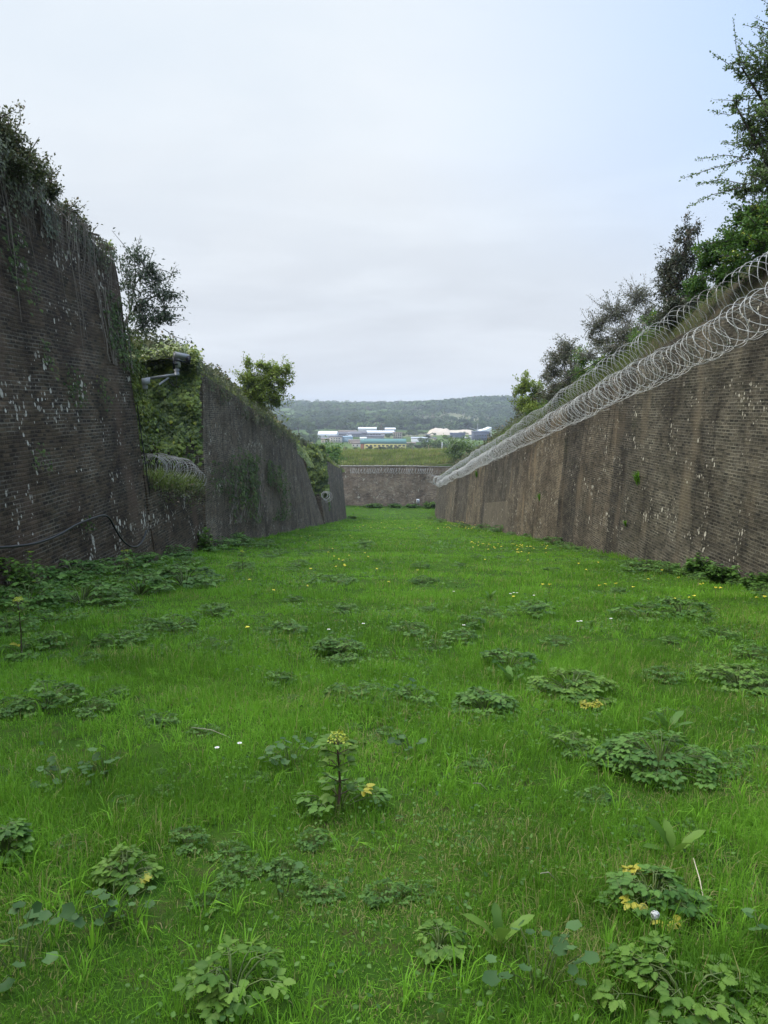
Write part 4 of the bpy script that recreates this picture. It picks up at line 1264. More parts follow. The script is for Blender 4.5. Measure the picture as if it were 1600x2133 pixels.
# far narrow strip of ivy on the end of the third wall
za, zc = P(672, 1062, 88.8)[2], P(672, 925, 88.8)[2]
sheet('ivy', 'narrow strip of dark ivy hanging between the two far left walls', lambda s, t: np.stack([-8.6 + 2.55 * s - 0.55 * t * s, 88.9 + 0 * s, za + (zc - za) * t], 1), (0.15, -1, 0.1), 3000, 0.26, 'ivy', 430, 0.8,
      lambda s, t: np.where((t < 0.25) & (s < 0.62), 0.05, 1.0))
def f_top(s, t):
    y = 62 + 24 * s
    x = np.array([bxL(v) for v in y]) - 0.4 * t - 0.1
    return np.stack([x, y, np.array([zL(v) for v in y]) + 0.3 - 1.2 * (1 - t)], 1)
sheet('ivy', 'yellow-green ivy spilling over the top of the flared buttress, far left', f_top, (0.8, -0.4, 0.5), 2600, 0.20, 'ivy_bright', 431, 0.5, lambda s, t: np.clip(t * 1.2 + 0.15 * (s > .6), 0, 1))

sheet('bramble_overhang', 'brownish bramble fringe hanging over the top edge of the near left wall', f_w1(10, 22.4, 7.3, 8.55), (1, -0.1, 0.2), 4200, 0.085, 'bramble', 435, 0.32,
      lambda s, t: np.clip((fbm(s * 14, t * 1.2, 5, 3) - 0.62 + 0.55 * t) * 5, 0, 1), 'bramble', 0, DIAMOND)
sheet('bramble_overhang', 'leafy brown-green fringe hanging over the top of the second left wall', f_w2(28.8, 62, 6.0, 7.0), (1, -0.1, 0.2), 4200, 0.12, 'bank_scrub', 436, 0.3,
      lambda s, t: np.clip((fbm(s * 22, t * 1.2, 15, 3) - 0.66 + 0.6 * t) * 5, 0, 1), 'bramble', 0, DIAMOND)
# dead stems and roots hanging over the top of the near left wall
rs = np.random.RandomState(31)
b = MB()
for i in range(210):
    y = rs.uniform(11.5, 22.0); L = rs.uniform(0.4, 1.5) if i % 7 else rs.uniform(1.6, 3.4)
    z0 = zL(y) + 0.25; n = 9
    t = np.linspace(0, 1, n)
    sway = np.cumsum(rs.normal(0, 0.055, n)) * t + rs.normal(0, 0.25) * t ** 2
    h = np.clip((z0 - L * t - g(y)) / H_L1, 0, 1.2)
    x = lx(y) - 0.87 * np.minimum(h, 1.0) + 0.05 + 0.10 * rs.rand() * (1 - t) + 0.03
    x[0] -= 0.35; x[1] += 0.04
    b.tube(np.stack([x, y + sway, z0 - L * t], 1), np.linspace(0.010, 0.004, n) * rs.uniform(0.6, 1.3), 3, rs.rand(), False)
tag(b.build('hanging_roots', M['twig'], loc=(-7.4, 17, 5)), 'tangle of dead roots and stems hanging over the top of the near left wall', 'roots')


# ------------------------------------------------------------------ scrub and grass on the banks
def scrub(name, side, Y0, Y1, d0, d1, n, lsz, th, mat, seed, den=None, tpl=DIAMOND):
    rs = np.random.RandomState(seed)
    Y = rs.uniform(Y0, Y1, n); d = d0 + (d1 - d0) * rs.rand(n)
    k = np.ones(n, bool)
    if side < 0:
        k &= ~((d < 2.9) & (((Y > 22.4) & (Y < 28.7)) | ((Y > 80.5) & (Y < 88.8))))
    if den is not None:
        k &= rs.rand(n) < den(Y, d)
    Y = Y[k]; d = d[k]; m = len(Y)
    if side < 0:
        x = np.array([bxL(y) for y in Y]) - 0.25 - d; z = np.array([zL(y) for y in Y]) + prof_left(d, Y)
    else:
        x = np.array([bxR(y) for y in Y]) + 0.2 + d; z = np.array([zR(y) for y in Y]) + prof_right(d, Y)
    hump = fbm(x * 0.9 + 7, Y * 0.9, seed, 3)
    ht = th * np.clip(hump * 2.2 - 0.45, 0.12, 1.3)
    z = z + ht * rs.rand(m) ** 0.6
    p = np.stack([x, Y, z], 1)
    dr = rdirs(m, rs) * [1, 1, 0.6]; nn = np.array([-side * 0.4, -0.3, 0.8]) + rs.normal(0, 0.45, (m, 3))
    b = MB(); leaves(b, tpl, p, dr, nn, rs.uniform(0.6, 1.4, m) * lsz * np.clip(Y / 30, 0.7, 2.5), rs, np.clip(hump * 0.7 + rs.normal(0, 0.25, m), 0, 1), width=1.2)
    return tag(b.build(name, M[mat]), kind='stuff')


def bank_grass(name, side, Y0, Y1, d0, d1, n, L, mat, seed, hang=0.0, w=0.007):
    rs = np.random.RandomState(seed)
    Y = Y0 + (Y1 - Y0) * rs.rand(n) ** 1.4; d = d0 + (d1 - d0) * rs.rand(n)
    k = fbm(Y * 0.8, d * 1.5, seed, 3) > 0.36
    if side < 0:
        k &= ~((d < 2.9) & (((Y > 22.4) & (Y < 28.7)) | ((Y > 80.5) & (Y < 88.8))))
    Y = Y[k]; d = d[k]; m = len(Y)
    if side < 0:
        x = np.array([bxL(y) for y in Y]) - 0.25 - d; z = np.array([zL(y) for y in Y]) + prof_left(d, Y)
    else:
        x = np.array([bxR(y) for y in Y]) + 0.2 + d; z = np.array([zR(y) for y in Y]) + prof_right(d, Y)
    az = (math.pi if side > 0 else 0.0) + rs.normal(0, 0.9, m)
    far = np.clip(Y / 25, 0.7, 3.2)
    return tag(blades(name, M[mat], x, Y, z + 0.02, rs.uniform(0.5, 1.3, m) * L * np.clip(far, 0.8, 1.5), w * far, rs.uniform(0.2, 0.97, m), az, rs, np.clip(fbm(x, Y, seed) * 0.7 + rs.normal(0, 0.22, m), 0, 1)), kind='stuff')


scrub('bank_scrub', -1, 26, 132, 0.3, 5.5, 46000, 0.13, 0.75, 'bank_scrub', 501)
scrub('wall_top_brambles', -1, 6, 22.4, -0.15, 2.6, 34000, 0.075, 0.8, 'bramble', 502, lambda Y, d: np.clip(fbm(Y * 0.6, d, 9, 2) * 1.6 - 0.1, 0.1, 1))
bank_grass('wall_top_grass', -1, 8, 132, -0.05, 1.4, 16000, 0.38, 'rough_grass', 503)
bank_grass('right_bank_grass', 1, 8, 136, 0.0, 3.2, 30000, 0.34, 'rough_grass', 504)
scrub('right_bank_scrub', 1, 9, 130, 0.9, 5.0, 52000, 0.085, 1.4, 'bank_scrub', 505, lambda Y, d: np.clip(fbm(Y * 0.4, d * 0.5, 19, 2) * 2.4 - 0.6, 0, 1) * np.clip(d - 0.6, 0.1, 1))
bank_grass('wall_edge_grass', 1, 9, 70, 0.1, 1.0, 34000, 0.14, 'rough_grass', 506, w=0.009)
scrub('wall_edge_weeds', 1, 9, 60, 0.0, 0.9, 9000, 0.05, 0.2, 'bramble', 507)
# rough grass on the far bank
rs = np.random.RandomState(61)
n = 26000
x = rs.uniform(-24, 34, n); y = rs.uniform(DE + 1.2, DE + 21, n)
z = terrain_z(x, y)
tn = fbm(x * 0.35, y * 0.8, 62, 4)
tag(blades('far_bank_grass', M['rough_grass'], x, y, z, rs.uniform(0.35, 0.95, n) * (0.5 + tn), np.full(n, 0.05), rs.uniform(0.3, 0.97, n), rs.normal(-0.5, 0.8, n), rs, np.clip((tn - 0.28) * 1.9 + rs.normal(0, 0.12, n), 0, 1)), kind='stuff')
# grass and bramble on the low wall of the recess
rs = np.random.RandomState(63)
n = 2600
y = rs.uniform(22.7, 28.3, n); x = lx(y) - rs.uniform(-0.05, 0.9, n); z = np.array(g(y)) + 2.5 - rs.rand(n) ** 2 * 0.35
tag(blades('ledge_grass', M['rough_grass'], x, y, z, rs.uniform(0.2, 0.6, n), np.full(n, 0.010), rs.uniform(0.2, 0.97, n), rs.normal(0, 1.2, n), rs, np.clip(rs.normal(0.45, 0.25, n), 0, 1)), kind='stuff')
b = MB()
n = 900
y = rs.uniform(23, 28.2, n); x = lx(y) + rs.uniform(-0.7, 0.3, n); z = np.array(g(y)) + 2.2 + rs.normal(0, 0.25, n)
leaves(b, DIAMOND, np.stack([x, y, z], 1), rdirs(n, rs), rdirs(n, rs) + [0.3, 0, 0.8], rs.uniform(0.06, 0.13, n), rs)
o = b.build('bramble_bush', M['bramble'], loc=(lx(25.5) - 0.3, 25.5, float(g(25.5)) + 2.3))
tag(o, 'grey-green bramble bush below the short razor wire coil on the low wall', 'bush')
# tufts rooted in the right wall
for px, py, Y0, sz, lab in ((1304, 1000, 25.3, 0.30, 'larger tuft of green grass growing out of the right wall'), (1118, 1040, 41.5, 0.34, 'smaller tuft of green grass growing out of the right wall, further along'),
                            (1298, 1092, 26.0, 0.14, 'tiny green tuft low on the right wall below the larger tuft'), (988, 990, 74, 0.5, 'green tuft at the top edge of the right wall under the razor wire, far end')):
    c = P(px, py, Y0); n = 130
    h = (c[2] - float(g(Y0))) / H_R
    c = (rx(Y0) + 0.5 * h - 0.03, Y0, c[2])
    b0 = blades('grass_tuft', M['grass'], rs.normal(0, sz * 0.16, n) * 0.3, rs.normal(0, sz * 0.3, n), rs.normal(0, sz * 0.2, n), rs.uniform(0.5, 1.2, n) * sz, np.full(n, 0.010 + Y0 * 0.0002), rs.uniform(0.3, 0.97, n), math.pi + rs.normal(0, 0.9, n), rs, np.clip(rs.normal(0.5, 0.2, n), 0, 0.9))
    b0.location = c
    tag(b0, lab, 'grass tuft')


# ------------------------------------------------------------------ trees and shrubs on the banks
def tree(name, label, base, clumps, mat, n, lsz, tr, bark, seed, cat='tree', tpl=DIAMOND, twigs=26, droop=0.0, shoots=(), width=1.0, jitter=1.0, group=None, twig_r=0.012):
    """base xyz; clumps: (centre xyz, radii xyz) in world units; limbs run to each clump, twigs fill it and carry the leaves"""
    rs = np.random.RandomState(seed)
    base = np.array(base, float)
    root = empty(name, tuple(base), label, cat, group)
    tb = MB(); lb = MB()
    cs = [(np.array(c, float) - base, np.array(r, float)) for c, r in clumps]
    top = max(c[2] for c, r in cs)
    ctr = np.mean([c for c, r in cs], 0)
    fork = np.array([ctr[0] * 0.35, ctr[1] * 0.35, max(0.15, top * 0.28)])
    tb.tube([np.array([0, 0, -0.3]), fork * [0.3, 0.3, 0.5], fork], [tr * 1.35, tr * 1.05, tr * 0.85], 7)
    vol = np.array([r.prod() ** (2 / 3.0) for c, r in cs]); share = vol / vol.sum()
    P_, D_, T_, Nn = [], [], [], []

    def twig(a, e, m, tint):
        mid = (a + e) / 2 + rs.normal(0, 0.07, 3) * np.linalg.norm(e - a)
        tb.tube([a, mid, e], [twig_r * 1.3, twig_r, twig_r * 0.45], 3, rs.rand(), False)
        t = rs.uniform(0.18, 1.03, m)[:, None]
        p = a * (1 - t) ** 2 + 2 * mid * t * (1 - t) + e * t ** 2
        ax = nrmz((e - a)[None])[0]
        P_.append(p + rs.normal(0, lsz * 0.55 * jitter, (m, 3)))
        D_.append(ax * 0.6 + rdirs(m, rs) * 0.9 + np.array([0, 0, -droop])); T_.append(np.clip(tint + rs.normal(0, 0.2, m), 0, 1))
        Nn.append(np.array([0, 0, 1.0]) + rs.normal(0, 0.5, (m, 3)))

    for (c, r), sh in zip(cs, share):
        m1 = fork + (c - fork) * 0.5 + rs.normal(0, 0.1, 3) * np.linalg.norm(c - fork) - np.array([0, 0, 0.05 * np.linalg.norm(c - fork)])
        tb.tube([fork * 0.9, m1, c], [tr * 0.62, tr * 0.4, tr * 0.18], 5, rs.rand(), False)
        nt = max(6, int(twigs * len(cs) * sh))
        per = max(4, int(n * sh / nt))
        for k in range(nt):
            v = rdirs(1, rs)[0]
            e = c + v * r * (rs.uniform(0.5, 1.1) if k % 5 else rs.uniform(1.1, 1.5))
            e[2] += (k % 5 == 0) * 0.25 * r[2]
            a = c + (e - c) * rs.uniform(0.0, 0.35) + rs.normal(0, 0.1, 3) * r
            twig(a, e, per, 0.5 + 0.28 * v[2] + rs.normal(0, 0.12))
    for a, e, m in shoots:
        twig(np.array(a) - base, np.array(e) - base, m, 0.55)
    p = np.concatenate(P_); d = np.concatenate(D_); nn = np.concatenate(Nn); t = np.concatenate(T_)
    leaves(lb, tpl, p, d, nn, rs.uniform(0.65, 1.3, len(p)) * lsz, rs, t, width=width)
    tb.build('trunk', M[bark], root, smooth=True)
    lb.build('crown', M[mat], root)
    return root


def cl(px, py, Y, rx_, ry_, depth=1.0):
    """a leaf clump seen round a photo pixel at distance Y, radii in photo pixels"""
    k = Y / FPX * 1.03
    return (P(px, py, Y), (rx_ * k, rx_ * k * depth, ry_ * k))


def at(px, py, Y): return P(px, py, Y)


YT = 20.5
tree('hawthorn_tree', 'tall pale-leaved hawthorn tree cut by the right edge of the frame', (10.4, 20.8, bank_z(1, 10.4, 20.8)),
     [cl(1640, 90, YT, 62, 75), cl(1590, 150, YT, 48, 45), cl(1645, 200, YT, 75, 70), cl(1600, 245, YT - .5, 50, 40), cl(1570, 300, YT, 42, 35), cl(1640, 320, YT, 75, 60), cl(1590, 380, YT - .5, 52, 34),
      cl(1650, 420, YT, 80, 60), cl(1550, 395, YT - .3, 35, 20), cl(1700, 150, YT + 1, 90, 120), cl(1700, 330, YT + 1, 90, 120), cl(1545, 140, YT, 30, 22), cl(1530, 215, YT, 25, 16), cl(1600, 440, YT - .5, 60, 30), cl(1620, 140, YT, 50, 60), cl(1600, 340, YT - .3, 45, 45), cl(1620, 270, YT, 50, 45), cl(1560, 250, YT, 30, 30), cl(1650, 30, YT, 45, 30)],
     'hawthorn', 44000, 0.062, 0.11, 'bark', 601, twigs=75, width=1.25, jitter=0.8, twig_r=0.010,
     shoots=[(at(1560, 150, YT), at(1528, 40, YT), 60), (at(1560, 130, YT), at(1484, 112, YT), 45), (at(1570, 220, YT), at(1484, 232, YT), 60), (at(1570, 205, YT), at(1486, 208, YT), 40), (at(1580, 245, YT), at(1515, 262, YT), 45),
             (at(1560, 330, YT - .4), at(1420, 372, YT - .8), 95), (at(1560, 330, YT - .4), at(1455, 332, YT - .8), 70), (at(1550, 390, YT - .5), at(1436, 430, YT - .8), 95), (at(1555, 385, YT - .5), at(1452, 385, YT - .8), 110),
             (at(1560, 320, YT), at(1490, 380, YT - .6), 60), (at(1580, 300, YT), at(1505, 295, YT), 40), (at(1600, 60, YT), at(1572, 50, YT), 40), (at(1610, 60, YT), at(1598, 15, YT), 60), (at(1590, 400, YT), at(1500, 400, YT - .5), 120)])
tree('bramble_thicket', 'dark green bushy thicket under the tall hawthorn, above the razor wire', (9.9, 20.2, bank_z(1, 9.9, 20.2)),
     [cl(1600, 470, 19.5, 70, 36), cl(1540, 500, 20, 50, 32), cl(1500, 520, 20.6, 38, 26), cl(1600, 515, 19.0, 60, 28), cl(1650, 480, 19, 70, 60), cl(1560, 452, 20, 42, 24), cl(1470, 545, 21, 28, 24), cl(1500, 570, 20.5, 40, 24), cl(1455, 600, 22, 30, 24), cl(1540, 545, 19.5, 40, 24)],
     'weed', 22000, 0.075, 0.05, 'bark', 602, 'thicket', twigs=44, width=1.2)
tree('holm_oak_bush', 'dark brownish evergreen bush with upright tips, right bank', (9.8, 26.3, bank_z(1, 9.8, 26.3)),
     [cl(1405, 600, 26, 38, 42), cl(1420, 545, 26, 42, 36), cl(1390, 560, 26.5, 24, 26), cl(1430, 500, 26, 22, 28), cl(1410, 640, 25.6, 40, 24), cl(1455, 590, 25.5, 26, 36), cl(1428, 470, 26, 9, 16), cl(1452, 480, 26, 8, 14), cl(1400, 665, 25.6, 42, 22), cl(1440, 640, 25, 36, 24)],
     'holm', 12500, 0.09, 0.06, 'bark', 603, 'bush', twigs=44, width=0.85)
tree('grey_bush', 'wide greyish small-leaved bush on the right bank, left of the dark evergreen bush', (9.9, 32.8, bank_z(1, 9.9, 32.8)),
     [cl(1330, 620, 33, 36, 34), cl(1280, 650, 33.5, 42, 38), cl(1240, 680, 34, 30, 34), cl(1300, 690, 32.5, 42, 26), cl(1345, 660, 32, 24, 34), cl(1250, 715, 34, 34, 18), cl(1290, 725, 32.5, 50, 18), cl(1345, 695, 31, 34, 20), cl(1225, 740, 35, 26, 14)],
     'grey_leaf', 12500, 0.085, 0.05, 'bark_grey', 604, 'bush', twigs=60, width=0.75, jitter=1.3)
tree('brown_bush', 'rounded olive-brown bush on the right bank, beside the small green tree', (9.9, 42.6, bank_z(1, 9.9, 42.6)),
     [cl(1170, 745, 43, 36, 28), cl(1180, 725, 43, 22, 22), cl(1150, 775, 43.5, 28, 26), cl(1195, 775, 42, 26, 30), cl(1165, 805, 42.5, 34, 20), cl(1190, 815, 41.5, 36, 18), cl(1150, 825, 42.5, 30, 14)],
     'grey_leaf', 12000, 0.11, 0.05, 'bark', 605, 'bush', twigs=55, width=0.8, jitter=1.3)
tree('low_scrub', 'low green scrub filling the bank between the grey bush, the brown bush and the wire', (9.3, 32, bank_z(1, 9.3, 32)),
     [cl(1370, 668, 27.5, 30, 20), cl(1335, 705, 30, 30, 18), cl(1295, 735, 33, 30, 16), cl(1255, 757, 36, 28, 16), cl(1220, 780, 39, 24, 16), cl(1190, 812, 42, 26, 14), cl(1215, 745, 38.5, 22, 26), cl(1150, 842, 46, 24, 12), cl(1118, 858, 51, 20, 10)],
     'weed_bright', 11000, 0.085, 0.03, 'bark', 608, 'scrub', twigs=26, width=0.9, jitter=1.4)
tree('small_tree', 'small fresh green tree at the far end of the right bank', (9.9, 52.8, bank_z(1, 9.9, 52.8)),
     [cl(1100, 805, 53, 24, 18), cl(1085, 815, 53, 16, 12), cl(1118, 812, 52.5, 16, 20), cl(1095, 838, 52.5, 24, 14), cl(1093, 785, 53, 5, 14), cl(1105, 852, 52, 28, 12)],
     'green_leaf', 5200, 0.14, 0.05, 'bark', 606, twigs=24)
tree('bare_shrub', 'thin half-bare shrub at the far foot of the small green tree', (9.8, 60, bank_z(1, 9.8, 60)),
     [cl(1080, 850, 58, 12, 16), cl(1074, 830, 58, 6, 18)], 'grey_leaf', 420, 0.14, 0.03, 'bark_grey', 607, 'shrub', twigs=22)
YB = 25.2
tree('elder_shrub', 'dark leafy shrub leaning out past the top corner of the near left wall', (-8.3, 25.8, zL(26) + 0.4),
     [cl(300, 560, YB, 34, 40), cl(330, 600, YB, 36, 34), cl(290, 620, YB, 28, 46), cl(345, 650, YB, 34, 30), cl(310, 670, YB, 40, 28), cl(280, 530, YB, 22, 26), cl(265, 590, YB + .5, 24, 40), cl(350, 615, YB, 22, 18)],
     'dark_leaf', 5000, 0.10, 0.05, 'bark_grey', 610, 'shrub', twigs=22, droop=0.25, width=0.8, jitter=1.2,
     shoots=[(at(290, 540, YB), at(293, 490, YB), 14), (at(275, 535, YB), at(233, 480, YB), 14), (at(310, 550, YB), at(322, 520, YB), 12), (at(330, 590, YB), at(370, 570, YB), 22), (at(345, 610, YB), at(382, 612, YB), 22), (at(350, 640, YB), at(388, 640, YB), 24),
             (at(350, 665, YB), at(392, 668, YB), 22), (at(340, 685, YB), at(398, 712, YB), 26), (at(330, 560, YB), at(362, 572, YB), 12)])
YG = 45
tree('field_maple', 'fresh yellow-green small tree on the left bank above the second wall', (-7.7, 45.5, zL(45.5) + 0.8),
     [cl(545, 800, YG, 38, 28), cl(515, 790, YG, 26, 24), cl(575, 775, YG, 26, 20), cl(590, 800, YG, 18, 16), cl(530, 830, YG, 32, 22), cl(570, 830, YG, 28, 20), cl(518, 757, YG, 10, 14), cl(550, 762, YG, 18, 14), cl(598, 768, YG, 10, 12)],
     'green_leaf', 12000, 0.13, 0.06, 'bark', 611, twigs=44, width=1.0,
     shoots=[(at(570, 835, YG), at(612, 830, YG), 30), (at(580, 845, YG), at(610, 838, YG), 26), (at(560, 850, YG), at(600, 872, YG), 30), (at(515, 770, YG), at(507, 736, YG), 18), (at(550, 770, YG), at(548, 740, YG), 14), (at(590, 790, YG), at(614, 783, YG), 20), (at(585, 770, YG), at(608, 758, YG), 18)])
tree('round_bush', 'dark green rounded bush at the far end of the left bank', (-9.5, 126, zL(126) + 0.2),
     [cl(690, 940, 126, 22, 20), cl(672, 948, 124, 18, 18), cl(704, 950, 125, 10, 14), cl(690, 958, 122, 24, 14)], 'weed', 3200, 0.30, 0.08, 'bark', 612, 'bush', twigs=26)
tree('round_bush', 'round mid-green bush on the bank at the right end of the end wall', (20.0, 152, float(terrain_z(20.0, 152))),
     [cl(955, 925, 152, 24, 18), cl(945, 938, 151, 18, 16), cl(975, 935, 151, 20, 18), cl(962, 950, 150, 30, 12)], 'hawthorn', 4200, 0.36, 0.1, 'bark', 613, 'bush', twigs=30)
tree('bramble_scrub', 'leggy bramble scrub against the sky on the top of the near left wall', (-9.0, 16.2, zL(16.2) + 0.5),
     [cl(20, 300, 16.5, 46, 46), cl(70, 350, 17, 36, 34), cl(-40, 250, 16, 50, 60), cl(105, 395, 18, 28, 24), cl(140, 440, 19.5, 24, 18), cl(20, 350, 16.2, 50, 30), cl(170, 465, 20.5, 16, 10)],
     'bramble', 12000, 0.075, 0.035, 'bark', 614, 'scrub', twigs=30, width=0.95, jitter=1.4,
     shoots=[(at(20, 290, 16.5), at(10, 232, 16.5), 16), (at(60, 320, 17), at(82, 285, 17), 14), (at(100, 380, 18), at(124, 352, 18), 14), (at(150, 440, 19.5), at(180, 425, 19.5), 10), (at(190, 490, 21), at(205, 468, 21), 8)])
tree('small_bush', 'little yellow-green bush on the top corner of the near left wall', (-7.9, 21.9, zL(21.9) + 0.1), [cl(225, 518, 22, 12, 9), cl(215, 512, 22, 8, 8)], 'green_leaf', 260, 0.08, 0.02, 'bark', 615, 'bush', twigs=14)

# ------------------------------------------------------------------ razor wire
def razor(name, label, path, r, pitch, mat, seed, tape=0.009, barb=0.052, wob=0.10, sides=3, group=None, nseg=26, barbs=True, strands=1):
    """a concertina coil along a path of points; barbs stand along the wire"""
    rs = np.random.RandomState(seed)
    path = np.array(path, float)
    L = np.concatenate([[0], np.cumsum(np.linalg.norm(np.diff(path, axis=0), axis=1))])
    loops = int(L[-1] / pitch); N = loops * nseg
    root = empty(name, tuple(path[0]), label, 'razor wire', group)
    o = path[0]
    for st in range(strands):
        sg = 1 - 2 * st
        ph = np.linspace(0, loops * 2 * np.pi, N) + 2.1 * st
        li = ph / (2 * np.pi) + 31.7 * st
        # loops bunch and lean unevenly
        adv = (li - 31.7 * st) + 1.5 * (vn(li * 0.3, li * 0, seed) - 0.5) + 0.34 * np.sin(ph + 0.6) + 0.5 * (vn(li * 0.8, li * 0 + 9, seed + 2) - 0.5)
        s = np.clip(adv / loops, 0, 1) * L[-1]
        c = np.stack([np.interp(s, L, path[:, i]) for i in range(3)], 1)
        tg = nrmz(np.gradient(np.stack([np.interp(np.linspace(0, L[-1], 200), L, path[:, i]) for i in range(3)], 1), axis=0))
        t = np.stack([np.interp(s, np.linspace(0, L[-1], 200), tg[:, i]) for i in range(3)], 1)
        up = np.array([0, 0, 1.0]); n1 = nrmz(np.cross(t, up)); n2 = np.cross(n1, t)
        rr = r * (1 + wob * 2 * (vn(li * 0.7, li * 0 + 3, seed + 5) - 0.5) + 0.05 * np.sin(3 * ph + 2 * vn(li, li * 0, seed + 8)))
        sag = 0.08 * r * np.sin(li * 0.35 + seed)
        pts = c + n1 * (rr * np.cos(ph) * sg)[:, None] + n2 * (rr * np.sin(ph) * 1.0 + sag)[:, None]
        far = np.clip(pts[:, 1] / 45, 1.0, 1.5)
        b = MB(); b.tube(pts - o, tape * far, sides, 0.5, False)
        b.build('wire_coil' if st == 0 else 'second_strand', M[mat], root)
        if barbs:
            step = 2 * np.pi * r / nseg
            k = max(1, int(round(0.085 / step)))
            ii = np.arange(0, N - 1, k)
            p = pts[ii]; d = nrmz(pts[np.minimum(ii + 1, N - 1)] - p)
            m = len(p)
            nn = rdirs(m, rs)
            bb = MB()
            tv = np.array([(-0.5, 0.45, 0), (-0.12, 0.12, 0), (0.12, 0.12, 0), (0.5, 0.45, 0), (0.5, -0.45, 0), (0.12, -0.12, 0), (-0.12, -0.12, 0), (-0.5, -0.45, 0), (0, 0, 0)])
            tf = [[(0, 1, 8), (1, 2, 8), (2, 3, 8), (4, 5, 8), (5, 6, 8), (6, 7, 8), (7, 0, 8), (3, 4, 8)]]
            bb.inst(tv, tf, p - o, frames(d, nn), np.stack([np.full(m, barb), np.full(m, barb * 0.8), np.full(m, barb)], 1) * far[ii][:, None], rs.rand(m))
            bb.build('barbs', M[mat], root)
    return root


def cpath(dx, dz, y0, y1, n=60, amp=0.05, seed=1):
    y = np.linspace(y0, y1, n)
    return np.stack([rx(y) + dx + amp * (vn(y * 0.12, y * 0, seed) - 0.5) * 4, y, np.array([zR(v) for v in y]) + dz + amp * (vn(y * 0.15, y * 0 + 4, seed) - 0.5) * 4], 1)


razor('razor_wire', 'upper razor wire coil along the top edge of the right wall', cpath(0.40, 0.08, 9.0, 118, seed=3), 0.44, 0.42, 'razor', 701, wob=0.17)
razor('razor_wire', 'lower razor wire coil hung just under the upper one on the right wall', cpath(0.02, -0.80, 9.0, 128, seed=6), 0.42, 0.62, 'razor', 702, wob=0.17, strands=2)
razor('razor_wire', 'bunched razor wire end where the right wall meets the end wall', [(9.0, 118, zR(118) - 0.3), (9.1, 128, zR(128) - 0.4), (9.0, 136, zR(136) - 0.5), (8.0, 139, zR(136) - 0.4)], 0.65, 0.35, 'razor', 703, wob=0.3, barbs=False)
razor('razor_wire', 'short razor wire coil lying on the low wall under the ivy sheet', [(lx(23) - 0.35, 22.9, float(g(23)) + 2.75), (lx(25) - 0.42, 25, float(g(25)) + 2.95), (lx(27) - 0.38, 27, float(g(27)) + 2.9), (lx(28.2) - 0.3, 28.3, float(g(28.2)) + 2.6)], 0.42, 0.19, 'razor_dull', 704, wob=0.12)
razor('razor_wire', 'small pale razor wire tangle at the foot of the far narrow ivy strip', [(lx(82) - 0.2, 82, float(g(82)) + 3.1), (lx(86) - 0.2, 86, float(g(86)) + 3.1)], 0.5, 0.4, 'razor_dull', 705, wob=0.4, barbs=False, tape=0.012)
razor('razor_wire', 'razor wire coil stretched along the face just under the end wall coping', [(-6.5, DE - 0.55, ZE - 0.75), (2, DE - 0.55, ZE - 0.75), (9.4, DE - 0.55, ZE - 0.85)], 0.45, 0.42, 'razor', 706, wob=0.1, barbs=False, tape=0.022)
# wires the coils are tied to, with the iron brackets that hold them
root = empty('bracket_line', (rx(12) + 0.4, 12, zR(12) - 0.4), 'straight support wires and iron brackets under the coils on the right wall', 'brackets')
o0 = np.array(root.location)
for dz in (-1.22, -0.40):
    p = cpath(0.1, dz, 9, 128, 50, 0.02, 9); b = MB(); b.tube(p - o0, 0.008, 3, 0.5, False); b.build('support_wire', M['razor_dull'], root)
for y in np.arange(10, 128, 5.0):
    b = MB(); z = zR(y); x = rx(y) + 0.46
    b.tube(np.array([(x + 0.05, y, z - 1.15), (x - 0.35, y, z - 1.25), (x - 0.42, y, z - 0.35), (x - 0.05, y, z - 0.3)]) - o0, 0.014, 4, 0.5)
    b.build('bracket', M['razor_dull'], root)

# ------------------------------------------------------------------ security camera, cable, pipe, notice
YC = 22.75
def pc(px, py, Y=YC): return np.array(P(px, py, Y))
jb = pc(302, 792)
cc = empty('security_camera', tuple(jb), 'security camera under a white sunshield on a grey wall bracket, near left corner', 'camera')
def part(b, name, mat, parent=cc):
    b.v = [v - jb for v in b.v]
    return b.build(name, M[mat], parent)
b = MB(); b.obox(pc(304, 794), (0.11, 0.03, 0.02), (-0.03, 0.10, 0), (0, 0, 0.09)); b.obox(pc(302, 806) + [0, 0.02, 0], (0.07, 0.02, 0), (-0.02, 0.07, 0), (0, 0, 0.06)); part(b, 'junction_box', 'cctv_white')
arm0, arm1 = pc(306, 789), pc(373, 779)
b = MB(); d = (arm1 - arm0) / 2; b.obox((arm0 + arm1) / 2, d, (0, 0.035, 0), (0, 0, 0.035)); part(b, 'bracket_arm', 'cctv_grey')
b = MB(); b.tube([pc(332, 801), pc(352, 786)], 0.028, 5); part(b, 'brace', 'cctv_grey')
b = MB(); b.tube([pc(368, 781), pc(368, 757)], [0.06, 0.045], 8); b.tube([pc(368, 772), pc(368, 768)], 0.075, 8); part(b, 'pan_column', 'cctv_grey')
b = MB(); b.obox(pc(369, 755), (0.075, 0, 0), (0, 0.08, 0), (0, 0, 0.13)); part(b, 'pan_head', 'cctv_white')
b = MB(); b.obox(pc(364, 757) - [0, 0.1, 0], (0.028, 0, 0), (0, 0.012, 0), (0, 0, 0.17)); b.obox(pc(368, 759) - [0, 0.1, 0], (0.06, 0, 0), (0, 0.012, 0), (0, 0, 0.03)); part(b, 'head_bracket', 'cctv_dark')
